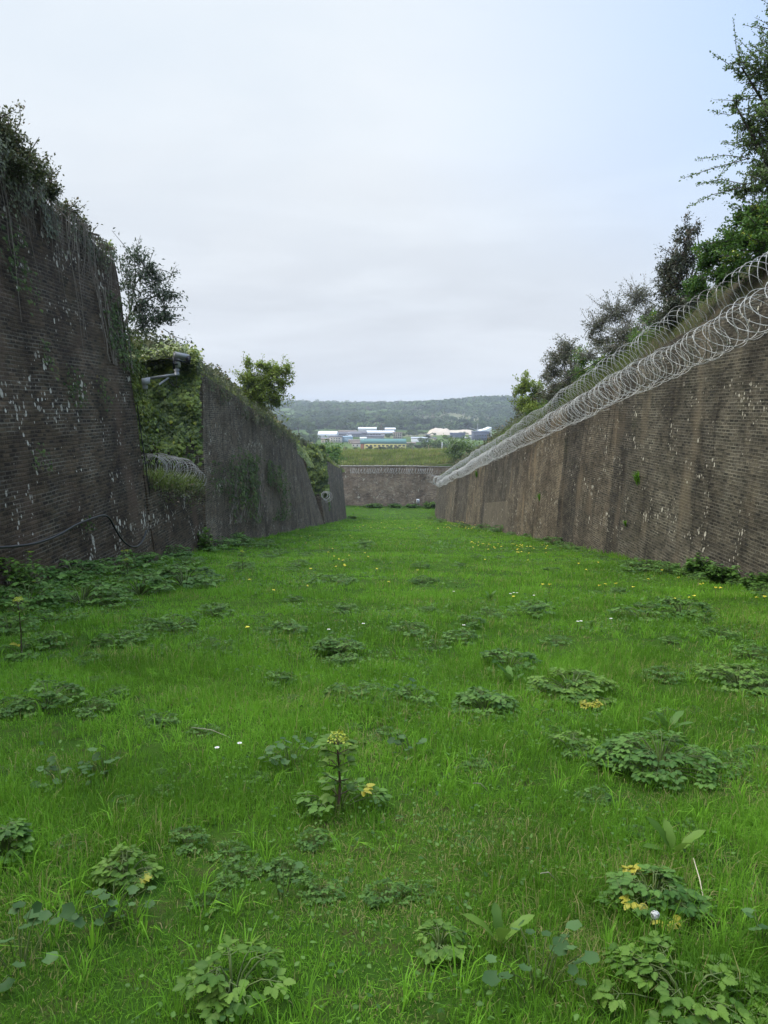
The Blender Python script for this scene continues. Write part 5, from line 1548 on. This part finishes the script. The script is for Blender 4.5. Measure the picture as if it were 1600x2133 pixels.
# housing points right and away; the white sunshield over it
hd = np.array([0.80, 0.42, -0.16]); hd = hd / np.linalg.norm(hd); hs = nrmz(np.cross(hd, [0, 0, 1])[None])[0]; hu = np.cross(hs, hd)
hc = pc(374, 744)
b = MB(); b.obox(hc + hu * 0.02, hd * 0.15, hs * 0.075, hu * 0.065); part(b, 'housing', 'cctv_white')
b = MB()
for a0, a1, u0 in ((-0.30, 0.40, 0.11),):
    b.obox(hc + hd * 0.04 + hu * u0, hd * 0.20, hs * 0.10, hu * 0.01)
    for sg in (-1, 1):
        b.obox(hc + hd * 0.04 + hs * sg * 0.103 + hu * 0.055, hd * 0.20, hs * 0.007, hu * 0.06)
part(b, 'sunshield', 'cctv_white')
b = MB(); b.obox(hc - hu * 0.10 + hd * 0.05, hd * 0.17, hs * 0.10, hu * 0.02); part(b, 'base_tray', 'cctv_dark')
b = MB(); b.obox(pc(391, 750) + [0, 0.05, 0], hd * 0.05, hs * 0.10, hu * 0.11); part(b, 'infrared_lamp', 'cctv_dark')
b = MB(); b.tube([hc + hd * 0.145 + hu * 0.02, hc + hd * 0.18 + hu * 0.02], 0.05, 10); part(b, 'lens', 'lens')
b = MB(); b.obox(pc(354, 747), (0.12, 0.02, 0), (0, 0.03, 0), (0, 0, 0.012)); part(b, 'rear_flange', 'cctv_dark')
b = MB(); b.tube([pc(352, 782), pc(354, 796), pc(362, 804), pc(368, 800), pc(368, 780)], 0.010, 5); part(b, 'loop_cable', 'cable')

def w1_point(px, py, off=0.03):
    """photo pixel to a point on the near left wall's face"""
    u, dy, dz = ray(px, py); best = None
    for Y in np.linspace(11, 22.5, 800):
        x = u / dy * Y; z = CZ + dz / dy * Y
        h = np.clip((z - float(g(Y))) / H_L1, 0, 1)
        e = abs(x - (lx(Y) - 0.87 * h))
        if best is None or e < best[0]:
            best = (e, Y, z, h)
    _, Y, z, h = best
    return np.array((lx(Y) - 0.87 * h + off, Y, z))


cp_ = [w1_point(*p, off=0.09) for p in ((-40, 1142), (0, 1140), (60, 1134), (110, 1117), (150, 1092), (190, 1077), (211, 1072), (222, 1080), (233, 1103), (248, 1127), (266, 1140), (282, 1138), (293, 1122), (298, 1105))]
cpv = np.array(cp_); tt = np.linspace(0, len(cpv) - 1, 60)
cs_ = np.stack([np.interp(tt, np.arange(len(cpv)), cpv[:, i]) for i in range(3)], 1)
for _ in range(3): cs_[1:-1] = (cs_[:-2] + cs_[1:-1] * 2 + cs_[2:]) / 4
o = MB().tube(cs_ - cs_[0], 0.024, 7).build('hanging_cable', M['cable'], smooth=True); o.location = cs_[0]
tag(o, 'thick black cable drooping in a loop across the near left wall', 'cable')
pp_ = np.array([w1_point(*p, off=0.04) for p in ((301, 838), (304, 880), (308, 920), (311, 960), (313, 1000), (314, 1030))])
o = MB().tube(pp_ - pp_[0], 0.015, 6).build('down_pipe', M['cable'], smooth=True); o.location = pp_[0]
tag(o, 'thin black conduit running straight down the corner of the near left wall', 'conduit')

c = P(870.5, 1044, DE - 0.12)
nt = empty('notice', c, 'small white notice fixed low on the end wall', 'sign')
nb = MB(); nb.box((-0.27, -0.03, -0.42), (0.27, 0.0, 0.42)); nb.build('board', M['sign_white'], nt)
nb = MB(); nb.box((-0.16, -0.036, -0.06), (0.16, -0.031, 0.22)); nb.build('printed_panel', M['sign_dark'], nt)
nb = MB(); nb.box((-0.20, -0.036, -0.33), (0.20, -0.031, -0.27)); nb.box((-0.20, -0.036, -0.2), (0.20, -0.031, -0.14)); nb.build('printed_line', M['sign_dark'], nt)

# fence on the far bank
fy = DE + 17.5
fence = empty('wire_fence', (4, fy, float(terrain_z(4, fy))), 'post and wire fence along the top of the grassy bank behind the end wall', 'fence')
fo = np.array(fence.location)
pts = []
for px, py in ((718, 926), (757, 930), (789, 930), (806, 931), (825, 930), (859, 928), (893, 929), (960, 930)):
    x = P(px, py, fy)[0]; z0 = float(terrain_z(x, fy)); z1 = P(px, py, fy)[2]
    b = MB(); b.tube(np.array([(x, fy, z0 - 0.2), (x, fy, max(z1, z0 + 1.3))]) - fo, 0.07, 5); b.build('post', M['post'], fence)
    pts.append((x, fy, z0))
for h in (0.5, 0.9, 1.25):
    b = MB(); b.tube(np.array([(x, fy - 0.06, z + h) for x, y, z in pts]) - fo, 0.012, 3); b.build('wire', M['post'], fence)
x, _, z1 = P(921, 921, DE + 20)
z0 = float(terrain_z(x, DE + 20))
pl = empty('pole', (x, DE + 20, z0), 'plain pale grey pole with a short crossbar behind the far bank fence', 'pole')
b = MB(); b.tube([(0, 0, -0.5), (0, 0, z1 - z0)], 0.11, 8); b.build('shaft', M['pole'], pl)
b = MB(); b.box((-0.2, -0.04, (z1 - z0) * 0.72), (0.22, 0.04, (z1 - z0) * 0.76)); b.build('crossbar', M['pole'], pl)

# ------------------------------------------------------------------ the town in the valley
def bmat(name, c, rough=0.85): M[name] = plain_mat(name, c, rough, var=0.12, scale=0.3)
bmat('white_sheet', (0.72, 0.73, 0.75), 0.5); bmat('cream_wall', (0.50, 0.46, 0.40)); bmat('yellow_wall', (0.66, 0.58, 0.22)); bmat('teal_roof', (0.09, 0.19, 0.18)); bmat('red_brick_wall', (0.36, 0.14, 0.09))
bmat('slate_roof', (0.13, 0.13, 0.15)); bmat('brown_roof', (0.20, 0.16, 0.135)); bmat('blue_sheet', (0.27, 0.37, 0.44)); bmat('grey_sheet', (0.38, 0.40, 0.43)); bmat('dark_slate_wall', (0.095, 0.11, 0.16)); bmat('window_glass', (0.05, 0.06, 0.075), 0.3)
bmat('tan_wall', (0.45, 0.38, 0.30)); bmat('chalk', (0.50, 0.42, 0.34)); bmat('mid_wall', (0.26, 0.26, 0.29))


def building(name, label, x0, x1, ybase, ytop, wall_m, roof_m, roof='gable', depth=14.0, roof_px=None, wins=(), win_m='window_glass', cat='building', ends=None, yaw=0.0, group=None, overhang=0.3):
    """front between photo columns x0..x1 standing on the valley floor at row ybase, eaves at row ytop"""
    xa, Y, zf = valley(x0, ybase); xb = valley(x1, ybase)[0]
    k = Y / FPX
    w = xb - xa; h = max(1.5, (ybase - ytop) * k); rh = (roof_px or 3) * k
    root = empty(name, ((xa + xb) / 2, Y, zf), label, cat, group, yaw)
    hw = w / 2
    b = MB(); b.box((-hw, 0, -2), (hw, depth, h)); b.build('wall', M[wall_m], root)
    b = MB(); e = overhang
    if roof == 'gable':       # ridge along the front
        v = [(-hw - e, -e, h + .02), (hw + e, -e, h + .02), (hw + e, depth + e, h + .02), (-hw - e, depth + e, h + .02), (-hw - e, depth / 2, h + rh), (hw + e, depth / 2, h + rh)]
        b.add(v, [(0, 1, 5, 4), (2, 3, 4, 5), (0, 3, 2, 1)]); b.add([v[0], v[4], v[3], v[1], v[2], v[5]], [(0, 1, 2), (3, 4, 5)])
    elif roof == 'front':     # gable end towards us
        v = [(-hw - e, -e, h + .02), (hw + e, -e, h + .02), (hw + e, depth + e, h + .02), (-hw - e, depth + e, h + .02), (0, -e, h + rh), (0, depth + e, h + rh)]
        b.add(v, [(0, 4, 5, 3), (1, 2, 5, 4), (0, 3, 2, 1)]); b.add([v[0], v[1], v[4], v[3], v[5], v[2]], [(0, 1, 2), (3, 4, 5)])
    elif roof == 'mono':
        v = [(-hw - e, -e, h + .02), (hw + e, -e, h + .02), (hw + e, depth + e, h + rh), (-hw - e, depth + e, h + rh), (-hw - e, depth + e, h + .02), (hw + e, depth + e, h + .02)]
        b.add(v, [(0, 1, 2, 3), (0, 4, 5, 1), (3, 2, 5, 4)]); b.add([v[0], v[3], v[4], v[1], v[5], v[2]], [(0, 1, 2), (3, 4, 5)])
    else:
        b.box((-hw - e, -e, h + .02), (hw + e, depth + e, h + .02 + 0.5))
    b.build('roof', M[roof_m], root)
    for (u0, u1, v0, v1) in wins:
        b = MB(); b.box((-hw + u0 * w, -0.12, v0 * h), (-hw + u1 * w, 0.05, v1 * h)); b.build('window', M[win_m], root)
    if ends:
        b = MB(); b.box((-hw - 2.6, 0.4, -2), (-hw - 0.01, depth - 0.4, h)); b.build('end_bay', M[ends], root)
        b = MB(); b.add([(-hw - 3, 0, h + .02), (-hw - 0.31, 0, h + .02), (-hw - 0.31, depth, h + .02), (-hw - 3, depth, h + .02), (-hw - 3, depth / 2, h + rh * .9), (-hw - 0.31, depth / 2, h + rh * .9)], [(0, 1, 5, 4), (2, 3, 4, 5), (0, 3, 2, 1)])
        b.build('end_roof', M[roof_m], root)
    return root


yw = [(0.02 + k * 0.098 + 0.012, 0.02 + k * 0.098 + 0.072, a, c) for k in range(10) for a, c in ((0.16, 0.36), (0.60, 0.82))]
building('long_building', 'long yellow two storey building with a teal green roof, in the valley', 759, 846, 938, 924.5, 'yellow_wall', 'teal_roof', 'gable', 18, 9.5, yw, ends='red_brick_wall')
building('shed', 'white tent-like roofed shed at the left of the valley town', 661, 700, 914, 908.5, 'grey_sheet', 'white_sheet', 'gable', 40, 9)
building('office_block', 'cream flat-roofed block with small windows, left part of the town', 686, 712, 922, 910.5, 'cream_wall', 'slate_roof', 'flat', 14, None, [(0.15 + .2 * k, 0.25 + .2 * k, a, a + .2) for k in range(4) for a in (.25, .62)])
building('house', 'small pale house with brown roof left of the cream block', 669, 684, 922, 916, 'tan_wall', 'brown_roof', 'gable', 10, 3, [(0.2, 0.35, .3, .7), (0.6, 0.75, .3, .7)])
building('shed', 'blue-grey metal shed right of the cream block', 713, 733, 921, 911.5, 'blue_sheet', 'blue_sheet', 'gable', 22, 2)
building('terrace', 'row of dark slate roofs behind the blue-grey shed', 700, 752, 910, 906, 'mid_wall', 'slate_roof', 'gable', 22, 5, [(0.08 * k + .02, 0.08 * k + .05, .3, .75) for k in range(12)])
building('terrace', 'brownish roofed row behind the white tent-like shed', 704, 742, 904.5, 901, 'tan_wall', 'brown_roof', 'gable', 22, 4)
building('warehouse', 'pale warehouse with white roof, highest at the back of the town', 746, 784, 900, 894.5, 'grey_sheet', 'white_sheet', 'gable', 30, 4)
building('warehouse', 'small light warehouse at the back right of the town', 802, 824, 901, 895.5, 'grey_sheet', 'white_sheet', 'gable', 26, 4)
building('warehouse', 'long low building with a white flat roof in front of the back warehouses', 763, 821, 907, 902.5, 'mid_wall', 'white_sheet', 'mono', 28, 4, [(0.05 + .1 * k, 0.11 + .1 * k, .2, .7) for k in range(9)])
building('shed', 'purple-grey factory roofs in the middle of the town', 729, 764, 909.5, 904.5, 'mid_wall', 'slate_roof', 'gable', 24, 5)
building('shed', 'small white hut before the factory roofs', 750, 763, 917, 913.5, 'white_sheet', 'white_sheet', 'gable', 12, 2.5)
building('terrace', 'long low brown roof behind the yellow building', 726, 796, 924, 919.5, 'tan_wall', 'brown_roof', 'gable', 14, 3.5, [(0.06 * k + .02, 0.06 * k + .045, .3, .75) for k in range(16)])
building('house', 'pale house with brown roof left of the yellow building', 733, 750, 931, 924.5, 'cream_wall', 'brown_roof', 'gable', 10, 4, [(.15, .28, .3, .75), (.6, .75, .3, .75)])
building('terrace', 'dark roofed houses between the cream block and the town middle', 764, 800, 914, 910.5, 'mid_wall', 'slate_roof', 'gable', 14, 3.5)
building('apartment_block', 'tan flat block half hidden by trees right of the town', 819, 838, 914, 902, 'tan_wall', 'brown_roof', 'flat', 14, None, [(0.1 + .22 * k, 0.24 + .22 * k, a, a + .18) for k in range(4) for a in (.2, .5, .75)])
building('house', 'low brown roofed house at the right end of the yellow building', 848, 866, 930, 925, 'tan_wall', 'brown_roof', 'gable', 10, 3.5)
building('shed', 'low white sheds among trees right of the yellow building', 858, 892, 921, 914, 'white_sheet', 'grey_sheet', 'mono', 22, 2)
building('shed', 'dark slate-blue shed in front of the chalk heap', 940, 969, 914, 903.5, 'dark_slate_wall', 'dark_slate_wall', 'gable', 18, 1.5)
building('office_block', 'dark blue-grey block with a band of windows beneath the white winged roof', 987, 1020, 918, 900.5, 'dark_slate_wall', 'dark_slate_wall', 'flat', 20, None, [(0.05 + .16 * k, 0.15 + .16 * k, a, a + .17) for k in range(6) for a in (.18, .55)])
hr = np.random.RandomState(123)
for i in range(30):
    px = hr.uniform(664, 760) if i < 14 else hr.uniform(764, 850) if i < 21 else hr.uniform(850, 985)
    py = hr.uniform(903, 913) if i < 14 else hr.uniform(903, 909) if i < 21 else hr.uniform(905, 917)
    w = hr.uniform(5, 13)
    building('house', 'small house or shed crowded among the larger town buildings', px - w / 2, px + w / 2, py, py - hr.uniform(2.2, 4), ['cream_wall', 'tan_wall', 'mid_wall', 'white_sheet', 'grey_sheet'][hr.randint(5)],
             ['slate_roof', 'brown_roof', 'grey_sheet', 'slate_roof', 'white_sheet'][hr.randint(5)], ['gable', 'front', 'gable', 'mono'][hr.randint(4)], hr.uniform(7, 12), hr.uniform(1.5, 3), [(0.2, 0.36, .35, .75), (0.62, 0.78, .35, .75)], group='small buildings of the town')
# white winged roof: a wedge rising to the right
xa, Yw, zf = valley(988, 917); xb = valley(1031, 917)[0]; k = Yw / FPX
wr = empty('winged_roof_building', ((xa + xb) / 2, Yw + 24, zf), 'white wedge-shaped building rising to a point on the right of the town', 'building')
hw = (xb - xa) / 2
b = MB(); v = [(-hw, 0, 10.5), (hw, 0, 3), (hw, 0, 25.5 * k), (hw * 0.45, 0, 20.5 * k), (-hw * .2, 0, 17.8 * k)]
v2 = [(x, 26, z) for x, y, z in v]
b.add(v + v2, [(0, 1, 2, 3, 4), (9, 8, 7, 6, 5)]); b.add(v + v2, [(1, 0, 5, 6), (2, 1, 6, 7), (3, 2, 7, 8), (4, 3, 8, 9), (0, 4, 9, 5)]); b.build('wedge_shell', M['white_sheet'], wr)
b = MB(); b.box((-hw, 1, -1), (hw, 25, 3)); b.build('wall', M['dark_slate_wall'], wr)
xm, Ym, zm = valley(995, 912); k = Ym / FPX
mt = empty('mast', (xm, Ym, zm), 'thin tall mast among the town roofs on the right', 'mast')
b = MB(); b.tube([(0, 0, 0), (0, 0, 31 * k)], [0.3, 0.12], 5); b.build('shaft', M['pole'], mt)
xs, Ys, zs = valley(982, 915); k = Ys / FPX
sc = empty('scaffold_tower', (xs, Ys, zs), 'small white stacked floors left of the dark blue-grey block', 'tower')
for j in range(3):
    b = MB(); b.box((-1.3, 0, j * 2.2 * k + .1), (1.3, 3, j * 2.2 * k + 0.7)); b.build('floor_slab', M['white_sheet'], sc)
for sx in (-1.1, 1.1):
    b = MB(); b.box((sx - .12, .3, 0), (sx + .12, .6, 5 * k)); b.build('upright', M['pole'], sc)
# chalk heap
for nm, lab, x0, x1, yb, yt, sd_ in (('chalk_heap', 'large pale tan chalk heap behind the dark slate-blue shed', 893, 945, 906.5, 892.5, 3), ('chalk_heap', 'lower flat-topped run of the chalk works right of the large heap', 925, 1000, 906, 896, 5)):
    xa, Yh, zf = valley(x0, yb); xb = valley(x1, yb)[0]; k = Yh / FPX
    X, Yq, q = grid(np.linspace(-1, 1, 46), np.linspace(-1, 1, 16))
    w = (xb - xa) / 2; hh = (yb - yt) * k
    prof_ = np.clip((1 - np.abs(X) ** 4) * (1 - Yq ** 2), 0, 1) ** 0.7
    z = hh * prof_ * (0.72 + 0.5 * fbm(X * 3.1, Yq * 2, sd_, 4)) - 0.3
    b = MB(); b.add(np.stack([X * w, (Yq + 1) * 22, z], 1), q)
    o = b.build(nm, M['chalk'], smooth=True); o.location = ((xa + xb) / 2, Yh, zf); tag(o, lab, 'heap')

# ------------------------------------------------------------------ valley trees and hill woods
M['valley_tree'] = leaf_mat('valley_tree_leaves', (0.03, 0.055, 0.018), (0.11, 0.16, 0.045), (0.14, 0.12, 0.08), 0.97, 0.15, 0.7, 0.05, 0.05)
M['valley_dark'] = leaf_mat('valley_dark_leaves', (0.012, 0.026, 0.012), (0.04, 0.065, 0.028), None, 1, 0.15, 0.7, 0.05, 0.05)
M['wood'] = leaf_mat('woodland_crowns', (0.030, 0.056, 0.018), (0.115, 0.170, 0.050), (0.10, 0.085, 0.06), 0.93, 0.1, 0.8, 0.0, 0.01)


def far_tree(seed, h=10, mat='valley_tree'):
    rs = np.random.RandomState(seed)
    root = bpy.data.objects.new('broadleaf_tree', None); COL.objects.link(root)
    b = MB(); n = 900
    cl_ = [(rs.normal(0, h * 0.22), rs.normal(0, h * 0.2), h * rs.uniform(0.38, 0.82), h * rs.uniform(0.16, 0.28)) for _ in range(9)]
    idx = rs.randint(0, 9, n); c = np.array(cl_)[idx]
    v = rdirs(n, rs)
    p = c[:, :3] + v * c[:, 3:4] * rs.uniform(0.7, 1.05, n)[:, None] * [1, 1, 0.85]
    leaves(b, DIAMOND, p, np.cross(v, rdirs(n, rs)), v + [0, 0, 0.4], rs.uniform(0.6, 1.2, n) * h * 0.085, rs, np.clip(0.3 + idx / 9 * 0.35 + rs.normal(0, 0.15, n), 0, 1), width=1.7)
    t = MB(); t.tube([(0, 0, -1), (0, 0, h * 0.3), (0, 0, h * 0.6)], [h * 0.035, h * 0.028, h * 0.015], 5)
    t.build('trunk', M['bark'], root); b.build('crown', M[mat], root)
    return root


FT = [far_tree(1), far_tree(2), far_tree(3, mat='valley_dark'), far_tree(4, mat='valley_dark'), far_tree(5)]
_used = set()
def put_tree(i, px, py, hpx, label, group=None, wide=1.0, Y=None):
    x, Yv, z = valley(px, py)
    for yy in np.arange(500, 1700, 4.0):
        q_ = P(px, py, yy)
        if Y is None and q_[2] <= float(terrain_z(q_[0], yy)) + 0.3:
            x, Yv, z = q_[0], yy, float(terrain_z(q_[0], yy)); break
    if Y is not None:
        Yv = Y; x = P(px, py, Y)[0]; z = float(terrain_z(x, Y))
    h = hpx * Yv / FPX * 1.35 if Y is None else P(px, py - hpx, Yv)[2] - z
    s = h / 10.0
    o = FT[i]
    rz = (px * 0.37) % 6.28
    if i in _used:
        c = copy_tree(o, (x, Yv, z), rz, (s * wide, s * wide, s), label, group)
    else:
        _used.add(i); c = o; c.location = (x, Yv, z); c.rotation_euler = (0, 0, rz); c.scale = (s * wide, s * wide, s); tag(c, label, None, group)
    c['category'] = 'tree'
    if group is None and 'group' in c: del c['group']
    return c


GT = 'hazy trees among the valley buildings'
rs = np.random.RandomState(90)
for px, py, h, i, w in [(648, 905, 22, 1, 1), (664, 899, 16, 2, 1.1), (622, 905, 26, 0, 1), (600, 900, 26, 4, 1.1), (655, 925, 16, 0, 1.2), (690, 893, 15, 3, 1.2), (705, 892, 20, 0, 1.2), (725, 894, 16, 2, 1.2), (742, 892, 20, 4, 1.1),
                        (760, 890, 15, 2, 1.2), (790, 892, 17, 3, 1.2), (812, 891, 20, 4, 1.2), (835, 892, 22, 2, 1.1), (850, 893, 14, 0, 1.3), (870, 890, 16, 3, 1.2), (888, 889, 17, 2, 1.2), (912, 891, 13, 3, 1.3), (945, 892, 12, 2, 1.3),
                        (965, 891, 14, 0, 1.2), (1020, 890, 14, 2, 1.3), (840, 912, 9, 0, 1.4), (852, 909, 11, 4, 1.2), (812, 914, 10, 1, 1.3), (770, 938, 7, 3, 1.5), (790, 940, 9, 2, 1.4), (800, 939, 7, 3, 1.5), (815, 940, 10, 1, 1.4), (830, 941, 11, 2, 1.4),
                        (870, 941, 12, 3, 1.4), (885, 938, 14, 1, 1.3), (855, 941, 10, 0, 1.4), (720, 938, 6, 0, 1.6), (700, 934, 6, 1, 1.6), (740, 938, 6, 2, 1.6), (865, 903, 6, 3, 1.8), (882, 905, 6, 2, 1.8), (1040, 900, 14, 2, 1.2), (1060, 905, 20, 3, 1.2), (580, 905, 28, 2, 1.1)] + [(rs.uniform(600, 1075), rs.uniform(888, 896), rs.uniform(8, 17), rs.randint(5), rs.uniform(1.1, 1.5)) for _ in range(46)] + [(rs.choice([rs.uniform(600, 662), rs.uniform(846, 1000)]), rs.uniform(904, 938), rs.uniform(6, 11), rs.randint(5), rs.uniform(1.2, 1.6)) for _ in range(34)]:
    put_tree(i, px, py, h, 'hazy green tree standing among or beside the valley buildings', GT, w)
for px, py, h, i, w, lab in [(905, 942, 32, 4, 1.15, 'large blue-green tree before the chalk heap, left one of the pair'), (930, 941, 28, 1, 1.15, 'large blue-green tree before the dark slate-blue shed, right one of the pair'),
                             (958, 938, 20, 0, 1.2, 'blue-green tree half hidden behind the round bush on the far bank'), (735, 893, 26, 0, 1.0, 'broad pale tree standing above the town roofs on the left'), (815, 897, 21, 4, 0.9, 'bare brownish tree at the back of the town')]:
    put_tree(i, px, py, h, lab, None, w, 420 if py > 930 else None)

def woods():
    """woodland on the far hillsides, one mass of crowns"""
    rs = np.random.RandomState(17)
    t = (1 + 5 ** 0.5) / 2
    iv_ = nrmz(np.array([(-1, t, 0), (1, t, 0), (-1, -t, 0), (1, -t, 0), (0, -1, t), (0, 1, t), (0, -1, -t), (0, 1, -t), (t, 0, -1), (t, 0, 1), (-t, 0, -1), (-t, 0, 1)], float))
    # leaf clumps on each crown instead of a closed ball
    X = []; 
    for (y0, y1, n, kx) in ((1030, 1400, 3600, 0.30), (1400, 1800, 3800, 0.30), (1800, 2400, 4200, 0.30)):
        y = rs.uniform(y0, y1, n); x = rs.uniform(-kx, kx, n) * y * 1.0
        dens = fbm(x / 110 + 7, y / 210, 33, 3)
        hedge = np.abs(((y / 95 + fbm(x / 200, y / 200, 3)) % 1) - 0.5) < 0.07
        k = (dens > 0.485) | hedge | (y < 1090)
        k &= ~((y > 2120) & (y < 2300) & (np.abs(x + 20) < 210))
        X.append(np.stack([x[k], y[k]], 1))
    xy = np.concatenate(X); n = len(xy)
    z = terrain_z(xy[:, 0], xy[:, 1])
    h = rs.uniform(5, 11, n) * (1 + 0.3 * (xy[:, 1] > 1500))
    per = 26
    v = rdirs(n * per, rs).reshape(n, per, 3); v[:, :, 2] = np.abs(v[:, :, 2]) * 1.1 - 0.15
    c = np.stack([xy[:, 0], xy[:, 1], z + h * 0.35], 1)
    p = c[:, None] + v * (h * 0.52)[:, None, None] * rs.uniform(0.75, 1.1, (n, per, 1)) * [1.0, 1.0, 1.05]
    tone = np.clip((fbm(xy[:, 0] / 50, xy[:, 1] / 120, 71, 3) - 0.5) * 1.6 + 0.42 + rs.normal(0, 0.26, n), 0, 0.92)
    ti = np.clip(tone[:, None] + rs.normal(0, 0.08, (n, per)), 0, 1).ravel()
    b = MB(); vv = v.reshape(-1, 3)
    leaves(b, DIAMOND, p.reshape(-1, 3), np.cross(vv, rdirs(n * per, rs)), vv + [0, 0, 0.5], np.repeat(h * 0.42, per) * rs.uniform(0.7, 1.2, n * per), rs, ti, width=1.6)
    tag(b.build('hillside_woodland', M['wood']), kind='stuff')


woods()

# ------------------------------------------------------------------ haze
def haze():
    m, T = new_mat('haze_air')
    v = T.n('ShaderNodeVolumePrincipled', {'Color': (0.80, 0.88, 1.0, 1), 'Density': 0.00023, 'Anisotropy': 0.2})
    T.n('ShaderNodeOutputMaterial', {'Volume': v.outputs[0]})
    b = MB(); b.box((-1100, -30, -34), (1200, 3020, 42))
    return tag(b.build('haze', m), kind='stuff')


haze()
